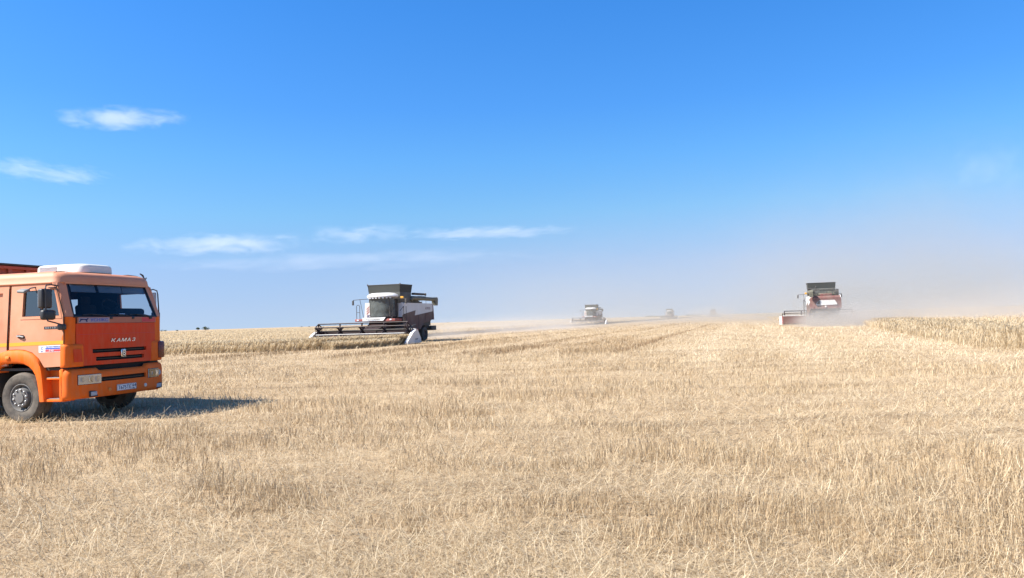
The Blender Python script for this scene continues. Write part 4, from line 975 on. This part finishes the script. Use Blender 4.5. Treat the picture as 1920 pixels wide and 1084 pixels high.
    # wheels
    def cwheel(x, y, r, w, sg):
        s = MB(); s.lathe([(r * 0.55, -w / 2), (r * 0.9, -w / 2), (r, -w * 0.4), (r, w * 0.4), (r * 0.9, w / 2), (r * 0.55, w / 2)], (x, y, r), (0, sg, 0), 36)
        for k in range(20):
            a = 2 * math.pi * k / 20
            for q in (-1, 1):
                a2 = a + (0.08 if q > 0 else -0.08)
                c = V(x + r * 1.005 * math.cos(a2), y + q * w * 0.22, r + r * 1.005 * math.sin(a2))
                s.box(c.x - 0.06, c.x + 0.06, c.y - w * 0.22, c.y + w * 0.22, c.z - 0.03, c.z + 0.03, rot=Matrix.Rotation(-a2 + math.pi / 2, 3, 'Y'))
        o = s.out('wheel', 'tyre', T)
        s = MB(); s.lathe([(r * 0.57, w * 0.46), (r * 0.5, w * 0.42), (r * 0.45, w * 0.2), (r * 0.22, w * 0.22), (r * 0.2, w * 0.36), (0, w * 0.36)], (x, y, r), (0, sg, 0), 24); s.out('rim', 'c_side', o)
    for sg in (-1, 1):
        cwheel(0.0, sg * 1.45, 0.95, 0.75, sg); cwheel(-4.7, sg * 1.35, 0.68, 0.5, sg)
    s = MB(); s.tube([(0, -1.4, 0.95), (0, 1.4, 0.95)], 0.16); s.out('axle', 'c_dark', T); s = MB(); s.tube([(-4.7, -1.3, 0.7), (-4.7, 1.3, 0.7)], 0.11); s.box(-5.0, -4.4, -0.3, 0.3, 0.7, 1.7); s.out('axle', 'c_dark', T)
    # feeder house
    s = MB(); s.loft([[V(0.9, -0.8, 1.2), V(0.9, 0.8, 1.2), V(0.9, 0.8, 1.95), V(0.9, -0.8, 1.95)], [V(4.0, -0.8, 0.5), V(4.0, 0.8, 0.5), V(4.0, 0.8, 1.25), V(4.0, -0.8, 1.25)]]); s.out('feeder_house', 'c_header', T)
    # header
    s = MB(); s.plate([(-4.4, 0.25), (4.5, 0.25), (4.5, 1.22), (-4.4, 1.22)], [], lambda u, v: V(3.95, u, v), (-0.06, 0, 0)); s.box(3.75, 3.92, -4.4, 4.5, 0.2, 0.45)
    for y in (-3.8, -2.6, -1.4, 1.4, 2.6, 3.8): s.box(3.7, 3.9, y - 0.06, y + 0.06, 0.3, 1.2)
    s.grid([0, 1, 2, 3], [-4.4, 4.5], lambda u, y: [V(4.0, y, 0.35), V(4.35, y, 0.2), V(4.9, y, 0.14), V(5.55, y, 0.14)][int(u)], thick=0.04)
    hd = s.out('header', 'c_header', T)
    s = MB(); s.plate([(-4.4, 0.2), (4.5, 0.2), (4.5, 1.2), (-4.4, 1.2)], [], lambda u, v: V(3.72, u, v), (-0.03, 0, 0)); s.out('header_lit_rear', 'c_rear', hd)  # added sheet: sunlit rear painted redder than the shade-darkened front
    s = MB(); s.box(3.8, 4.0, -4.4, 4.5, 1.215, 1.30, 0.02); s.out('header_beam', 'c_white', hd)
    s = MB(); s.tube([(4.45, -4.3, 0.62), (4.45, 4.4, 0.62)], 0.2, 12)
    for k in range(60):
        y = -4.25 + 8.55 * k / 59; a = k * 0.9 * (1 if y < 0 else -1)
        s.box(4.45 + 0.26 * math.cos(a) - 0.06, 4.45 + 0.26 * math.cos(a) + 0.06, y - 0.02, y + 0.02, 0.62 + 0.26 * math.sin(a) - 0.06, 0.62 + 0.26 * math.sin(a) + 0.06)
    s.out('intake_auger', 'c_red', hd)
    s = MB(); s.box(5.5, 5.62, -4.35, 4.45, 0.13, 0.19)
    for k in range(89):
        y = -4.3 + 0.0985 * k; s.add([V(5.6, y - 0.03, 0.14), V(5.6, y + 0.03, 0.14), V(5.75, y, 0.15), V(5.6, y, 0.19)], [(0, 1, 2), (0, 2, 3), (1, 3, 2)])
    s.out('knife_bar', 'c_dark', hd)
    cx, cz, rr_ = 5.05, 1.27, 0.62
    for k in range(6):
        a = 2 * math.pi * k / 6 + R(90); bx, bz = cx + rr_ * math.cos(a), cz + rr_ * math.sin(a)
        s = MB(); s.tube([(bx, -4.25, bz), (bx, 4.3, bz)], 0.032 if k == 4 else 0.055, 6)
        for q in range(71):
            y = -4.2 + 0.119 * q; s.add([V(bx - 0.012, y - 0.012, bz), V(bx + 0.012, y - 0.012, bz), V(bx, y + 0.012, bz), V(bx - 0.05, y, bz - 0.26)], [(0, 1, 3), (1, 2, 3), (2, 0, 3)])
        s.out('reel_bat', 'c_white' if k == 4 else 'c_header', hd)  # one front bat painted white to look caught by the sun
    s = MB(); s.tube([(cx, -4.3, cz), (cx, 4.35, cz)], 0.06, 10); s.out('reel_shaft', 'c_dark', hd)
    for y in (-4.2, -2.1, 0.0, 2.1, 4.25):
        s = MB()
        P6 = [V(cx + rr_ * math.cos(2 * math.pi * k / 6 + R(90)), y, cz + rr_ * math.sin(2 * math.pi * k / 6 + R(90))) for k in range(6)]
        for p in P6: s.tube([V(cx, y, cz), p], 0.075, 6)
        inner = [V(cx, y, cz) + (p - V(cx, y, cz)) * 0.55 for p in P6]; s.tube(inner, 0.03, 6, closed=True)
        if abs(y) > 4: s.tube(P6, 0.05, 6, closed=True)
        s.out('reel_spider', 'c_header', hd)
    for sg, y in ((1, 4.5), (-1, -4.4)):
        s = MB(); s.tube([(3.9, y, 1.6), (4.6, y, 1.5), (cx, y, cz)], 0.07, 6); s.tube([(4.1, y, 0.9), (4.7, y, 1.38)], 0.05, 6); s.out('reel_arm', 'c_dark', hd)
        y2 = y + sg * 0.14
        s = MB(); s.plate([(3.75, 0.10), (6.55, 0.06), (6.5, 0.22), (5.35, 0.98), (4.75, 1.22), (4.45, 1.2), (3.8, 0.45)], [], lambda u, v: V(u, y2, v), (0, sg * 0.28, 0)); dv = s.out('divider', 'c_white', hd)
        s = MB(); s.box(3.7, 4.6, min(y, y2), max(y, y2), 0.2, 1.25); s.tube([(5.2, y2 - sg * 0.1, 0.6), (4.4, y2 - sg * 0.1, 1.1)], 0.08, 8); s.out('drive_guard', 'c_bright', hd)
        lettering('Power', 0.2, 'c_tarp', hd, frame((4.7, y2 + sg * 0.285, 0.42), (-sg, 0, 0.12), (0.12 * sg, 0, 1)), sx=1.1)
    return T

def copy_tree(o, parent=None):
    c = o.copy(); C.objects.link(c)
    if parent: c.parent = parent
    for ch in [k for k in C.objects if k.parent == o]: copy_tree(ch, c)
    return c

HV = build_harvester()
LAB = dict(
    c1='white and dark red combine harvester nearest the truck, cutting into the standing wheat head on',
    c2='small combine harvester in the middle distance facing the camera, softened by dust',
    c3='tiny white combine harvester far off between two dust plumes',
    c4='combine harvester seen from behind, white panel on its dark red rear hood, wrapped in dust',
    c5='faintest farthest combine harvester, only a pale brown shape in the dust')
tree_cache = {}
for i, key in enumerate(('c1', 'c2', 'c3', 'c4', 'c5')):
    h = HV if i == 0 else copy_tree(HV)
    x, y, a = POS[key]; h.location = (x, y, float(ground_z(x, y))); h.rotation_euler = (0, 0, a); h['label'] = LAB[key]

# ------------------------------------------------------------------ far trees
def far_tree(px, py_base, dist, h, w, label, squat=0.0, seed=0):
    rg = np.random.default_rng(seed)
    d = fwd + right * ((px - 960) / F_PX) - up * ((py_base - 542) / F_PX)
    x, y = d.x / d.y * dist, dist
    T = thing('tree', label, 'tree', (x, y, -0.1), 0.0, 'trees on the far horizon')
    s = MB(); s.tube([(0, 0, 0), (0.05, 0, h * 0.3), (0.1, 0, h * 0.6)], [h * 0.05, h * 0.04, h * 0.02], 7)
    for k in range(4):
        a = k * 1.7; s.tube([(0.05, 0, h * 0.25), (w * 0.25 * math.cos(a), w * 0.25 * math.sin(a), h * 0.6)], [h * 0.025, h * 0.01], 5)
    s.out('trunk', 'trunk', T)
    n = 420; s = MB()
    lobes = [(rg.normal(0, w * 0.22), rg.normal(0, w * 0.22), h * rg.uniform(0.35, 0.75), w * rg.uniform(0.2, 0.34)) for _ in range(8)]
    for _ in range(n):
        L = lobes[rg.integers(8)]; v = V(*rg.normal(0, 1, 3)).normalized() * L[3] * rg.uniform(0.5, 1.0); v.z *= 0.8
        c = V(L[0], L[1], L[2]) + v; c.z = max(c.z, h * 0.08)
        q = h * 0.05; a = V(*rg.normal(0, 1, 3)).normalized() * q; b = a.cross(V(*rg.normal(0, 1, 3))).normalized() * q
        s.add([c - a - b, c + a - b, c + a + b, c - a + b], [(0, 1, 2, 3)])
    s.out('crown', 'leaf', T)
    return T
for i, (px, py, dist, h, w, lb) in enumerate([
    (371, 619, 1500, 7.0, 7.5, 'narrow grey tree on the horizon, left one of a pair'),
    (385, 619, 1500, 7.6, 14.0, 'dark rounded tree on the horizon, right one of a pair'),
    (333, 620, 1800, 3.0, 7.5, 'small dark bush on the horizon between the truck and the tree pair'),
    (302, 621, 2000, 4.0, 14.0, 'low dark tree clump on the horizon just beside the truck'),
    (310, 621, 2000, 3.2, 9.0, 'smaller tree touching the right end of the low clump beside the truck'),
    (566, 613, 2200, 2.6, 6.0, 'tiny tree on the horizon left of the near header tip'),
    (580, 613, 2200, 2.8, 5.0, 'tiny tree on the horizon right at the near header tip'),
    (840, 604, 2200, 3.4, 4.0, 'lone tiny tree on the horizon right of the near harvester')]):
    far_tree(px, py, dist, h, w, lb, seed=i + 5)

def far_belt(px0, px1, dist, h, label, seed):
    rg = np.random.default_rng(seed); s = MB()
    d0 = (px0 - 960) / F_PX * dist; d1 = (px1 - 960) / F_PX * dist
    for _ in range(900):
        x = rg.uniform(d0, d1); c = V(x, dist + rg.uniform(-15, 15), rg.uniform(0, h) * (0.6 + 0.4 * math.sin(x * 0.05) ** 2)); q = h * 0.16
        a = V(*rg.normal(0, 1, 3)).normalized() * q; b = a.cross(V(*rg.normal(0, 1, 3))).normalized() * q
        s.add([c - a - b, c + a - b, c + a + b, c - a + b], [(0, 1, 2, 3)])
    s.out('shelter_belt', 'leaf', None, kind='stuff', label=label)
far_belt(1208, 1248, 2600, 3.5, 'far shelter belt of trees on the horizon behind the tiny harvester', 3)
far_belt(1286, 1312, 2600, 4, 'short far shelter belt on the horizon', 4)
far_belt(1865, 1960, 2600, 2.6, 'far shelter belt on the horizon at the right', 5)

# ------------------------------------------------------------------ dust and clouds
def volume_mat(name, col, dens, scale=(1, 1, 1), nscale=1.5, power=1.3, lo=0.35, hi=0.75, ground_k=0.0, aniso=0.2, detail=4, floor=0.0):
    m, n, l, o = new_mat(name)
    pv = n.new('ShaderNodeVolumePrincipled'); pv.inputs['Color'].default_value = (*col, 1); pv.inputs['Anisotropy'].default_value = aniso
    tc = n.new('ShaderNodeTexCoord')
    ln = n.new('ShaderNodeVectorMath'); ln.operation = 'LENGTH'; l.new(tc.outputs['Object'], ln.inputs[0])
    fo = n.new('ShaderNodeMapRange'); fo.interpolation_type = 'SMOOTHSTEP'; fo.inputs['From Min'].default_value = 1.0; fo.inputs['From Max'].default_value = 0.0
    l.new(ln.outputs['Value'], fo.inputs['Value'])
    pw = n.new('ShaderNodeMath'); pw.operation = 'POWER'; pw.inputs[1].default_value = power; l.new(fo.outputs[0], pw.inputs[0])
    mp = n.new('ShaderNodeMapping'); mp.inputs['Scale'].default_value = scale; l.new(tc.outputs['Object'], mp.inputs[0])
    nz = n.new('ShaderNodeTexNoise'); nz.inputs['Scale'].default_value = nscale; nz.inputs['Detail'].default_value = detail; nz.inputs['Roughness'].default_value = 0.6; l.new(mp.outputs[0], nz.inputs['Vector'])
    mr = n.new('ShaderNodeMapRange'); mr.inputs['From Min'].default_value = lo; mr.inputs['From Max'].default_value = hi; mr.inputs['To Min'].default_value = floor; l.new(nz.outputs['Fac'], mr.inputs['Value'])
    mu = n.new('ShaderNodeMath'); mu.operation = 'MULTIPLY'; l.new(pw.outputs[0], mu.inputs[0]); l.new(mr.outputs[0], mu.inputs[1])
    last = mu
    if ground_k:
        sx = n.new('ShaderNodeSeparateXYZ'); l.new(tc.outputs['Object'], sx.inputs[0])
        ex = n.new('ShaderNodeMath'); ex.operation = 'MULTIPLY'; ex.inputs[1].default_value = -ground_k; l.new(sx.outputs['Z'], ex.inputs[0])
        e2 = n.new('ShaderNodeMath'); e2.operation = 'EXPONENT'; l.new(ex.outputs[0], e2.inputs[0])
        m2 = n.new('ShaderNodeMath'); m2.operation = 'MULTIPLY'; l.new(mu.outputs[0], m2.inputs[0]); l.new(e2.outputs[0], m2.inputs[1]); last = m2
    m3 = n.new('ShaderNodeMath'); m3.operation = 'MULTIPLY'; m3.inputs[1].default_value = dens; l.new(last.outputs[0], m3.inputs[0])
    l.new(m3.outputs[0], pv.inputs['Density']); l.new(pv.outputs[0], o.inputs['Volume'])
    return m

def blob(name, loc, size, rz, mat, label):
    t = bmesh.new(); bmesh.ops.create_icosphere(t, subdivisions=3, radius=1.0)
    me = bpy.data.meshes.new(name); t.to_mesh(me); t.free(); me.materials.append(mat)
    o = bpy.data.objects.new(name, me); C.objects.link(o); o.location = loc; o.scale = size; o.rotation_euler = (0, 0, rz); o['kind'] = 'stuff'; o['label'] = label
    return o

DC = (0.82, 0.76, 0.68); DC_THIN = (0.64, 0.615, 0.555)
def dust(key, lx, ly, z, size, dens, label, thick=True, **k):
    x, y = loc2w(key, lx, ly)
    return blob('dust', (x, y, z), size, POS[key][2], volume_mat('dust_' + key, DC if thick else DC_THIN, dens, **k), label)
dust('c4', -9.5, -1.8, 0.0, (8, 8, 3.6), 1.7, 'thick pale dust boiling up behind the rear of the right harvester', nscale=3.0, ground_k=1.3, floor=0.12, lo=0.36, hi=0.66)
dust('c4', -16.0, -7.5, 0.0, (17, 14, 5.0), 0.12, 'thin dust drifting off over the wheat to the right of the harvester', nscale=2.4, ground_k=1.2, floor=0.25)
dust('c4', -18.0, -20.0, 0.0, (28, 20, 7.0), 0.11, 'faint dust settling over the standing wheat at the right', nscale=2.0, ground_k=1.4, floor=0.3)
dust('c4', 18.0, -16.0, 0.5, (48, 38, 34), 0.058, 'tall pale dust plume rising right of the harvester', thick=False, nscale=2.1, ground_k=1.5, floor=0.15, lo=0.34, hi=0.7)
dust('c1', -13, 0.5, 0.0, (9, 3.5, 2.6), 0.30, 'dust and chaff blown out behind the near harvester', nscale=2.2, ground_k=1.0, floor=0.2)
dust('c1', -58, -5, 0.0, (54, 18, 3.6), 0.13, 'low band of dust hanging over the swath behind the near harvester', nscale=2.0, scale=(3, 1, 1), ground_k=1.6, floor=0.3)
dust('c2', -50, -6, 0.3, (90, 48, 8), 0.014, 'low dust haze round the middle harvester', nscale=1.3, ground_k=1.5, floor=0.35)
dust('c5', -16, 0, 0.3, (18, 26, 12), 0.15, 'dust hiding the farthest harvester', nscale=1.5, ground_k=1.2, floor=0.4)
dust('c4', 110, 10, 2.0, (170, 130, 42), 0.013, 'wide pale dust haze beyond the right harvester', thick=False, nscale=1.6, ground_k=1.8, floor=0.3)

CC = (0.98, 0.98, 0.99)
def cloud_mat(dens, seed, stretch, rough=0.62, cut=0.42):
    m, n, l, o = new_mat('cloud')
    pv = n.new('ShaderNodeVolumePrincipled'); pv.inputs['Color'].default_value = (*CC, 1); pv.inputs['Anisotropy'].default_value = 0.1
    tc = n.new('ShaderNodeTexCoord')
    mp = n.new('ShaderNodeMapping'); mp.inputs['Scale'].default_value = stretch; mp.inputs['Location'].default_value = (seed * 3.7, seed * 1.3, seed * 2.1); l.new(tc.outputs['Object'], mp.inputs[0])
    nz = n.new('ShaderNodeTexNoise'); nz.inputs['Scale'].default_value = 1.6; nz.inputs['Detail'].default_value = 7; nz.inputs['Roughness'].default_value = rough; nz.inputs['Distortion'].default_value = 0.5; l.new(mp.outputs[0], nz.inputs['Vector'])
    ln = n.new('ShaderNodeVectorMath'); ln.operation = 'LENGTH'; l.new(tc.outputs['Object'], ln.inputs[0])
    # noise minus distance from the middle: ragged, torn outline with thin ends
    a1 = n.new('ShaderNodeMath'); a1.operation = 'MULTIPLY_ADD'; a1.inputs[1].default_value = -0.46; a1.inputs[2].default_value = 0.0; l.new(ln.outputs['Value'], a1.inputs[0])
    a2 = n.new('ShaderNodeMath'); a2.operation = 'ADD'; l.new(nz.outputs['Fac'], a2.inputs[0]); l.new(a1.outputs[0], a2.inputs[1])
    mr = n.new('ShaderNodeMapRange'); mr.interpolation_type = 'SMOOTHSTEP'; mr.inputs['From Min'].default_value = cut - 0.28; mr.inputs['From Max'].default_value = cut + 0.12; mr.inputs['To Max'].default_value = dens; l.new(a2.outputs[0], mr.inputs['Value'])
    l.new(mr.outputs[0], pv.inputs['Density']); l.new(pv.outputs[0], o.inputs['Volume'])
    return m

def cloud(px, py, wpx, hpx, dist, dens, label, seed, stretch=(2.5, 1, 1), cut=0.42):
    d = (fwd + right * ((px - 960) / F_PX) - up * ((py - 542) / F_PX)); d = d / d.y * dist
    s = dist / F_PX
    return blob('cloud', (d.x, d.y, d.z + EYE), (wpx / 2 * s, 260, hpx / 2 * s), 0.0, cloud_mat(dens, seed, stretch, cut=cut), label)
cloud(226, 222, 268, 40, 5000, 0.0021, 'small white lens shaped cloud, highest in the sky', 1, (2.2, 1, 0.9), 0.36)
cloud(45, 316, 170, 46, 5000, 0.0013, 'thin wispy cloud at the left edge', 2, (2.6, 1, 1.6))
cloud(125, 329, 210, 38, 5000, 0.0014, 'thin wispy cloud under the lens shaped one', 3, (2.6, 1, 1.6))
cloud(415, 458, 430, 52, 6000, 0.0014, 'long flat pale cloud low over the truck', 4, (3.2, 1, 1.0), 0.38)
cloud(668, 438, 300, 50, 6000, 0.0011, 'faint puff of cloud over the near harvester', 5, (2.4, 1, 1.2))
cloud(915, 436, 430, 28, 6000, 0.0015, 'thin streak of cloud right of the faint puff', 6, (3.4, 1, 0.9), 0.38)
cloud(640, 488, 900, 44, 6500, 0.0006, 'long faint veil of cloud low over the near harvester', 8, (3.6, 1, 0.8), 0.36)
cloud(1850, 312, 220, 110, 6000, 0.0004, 'faint smudge of cloud at the right edge', 7, (2, 1, 1))
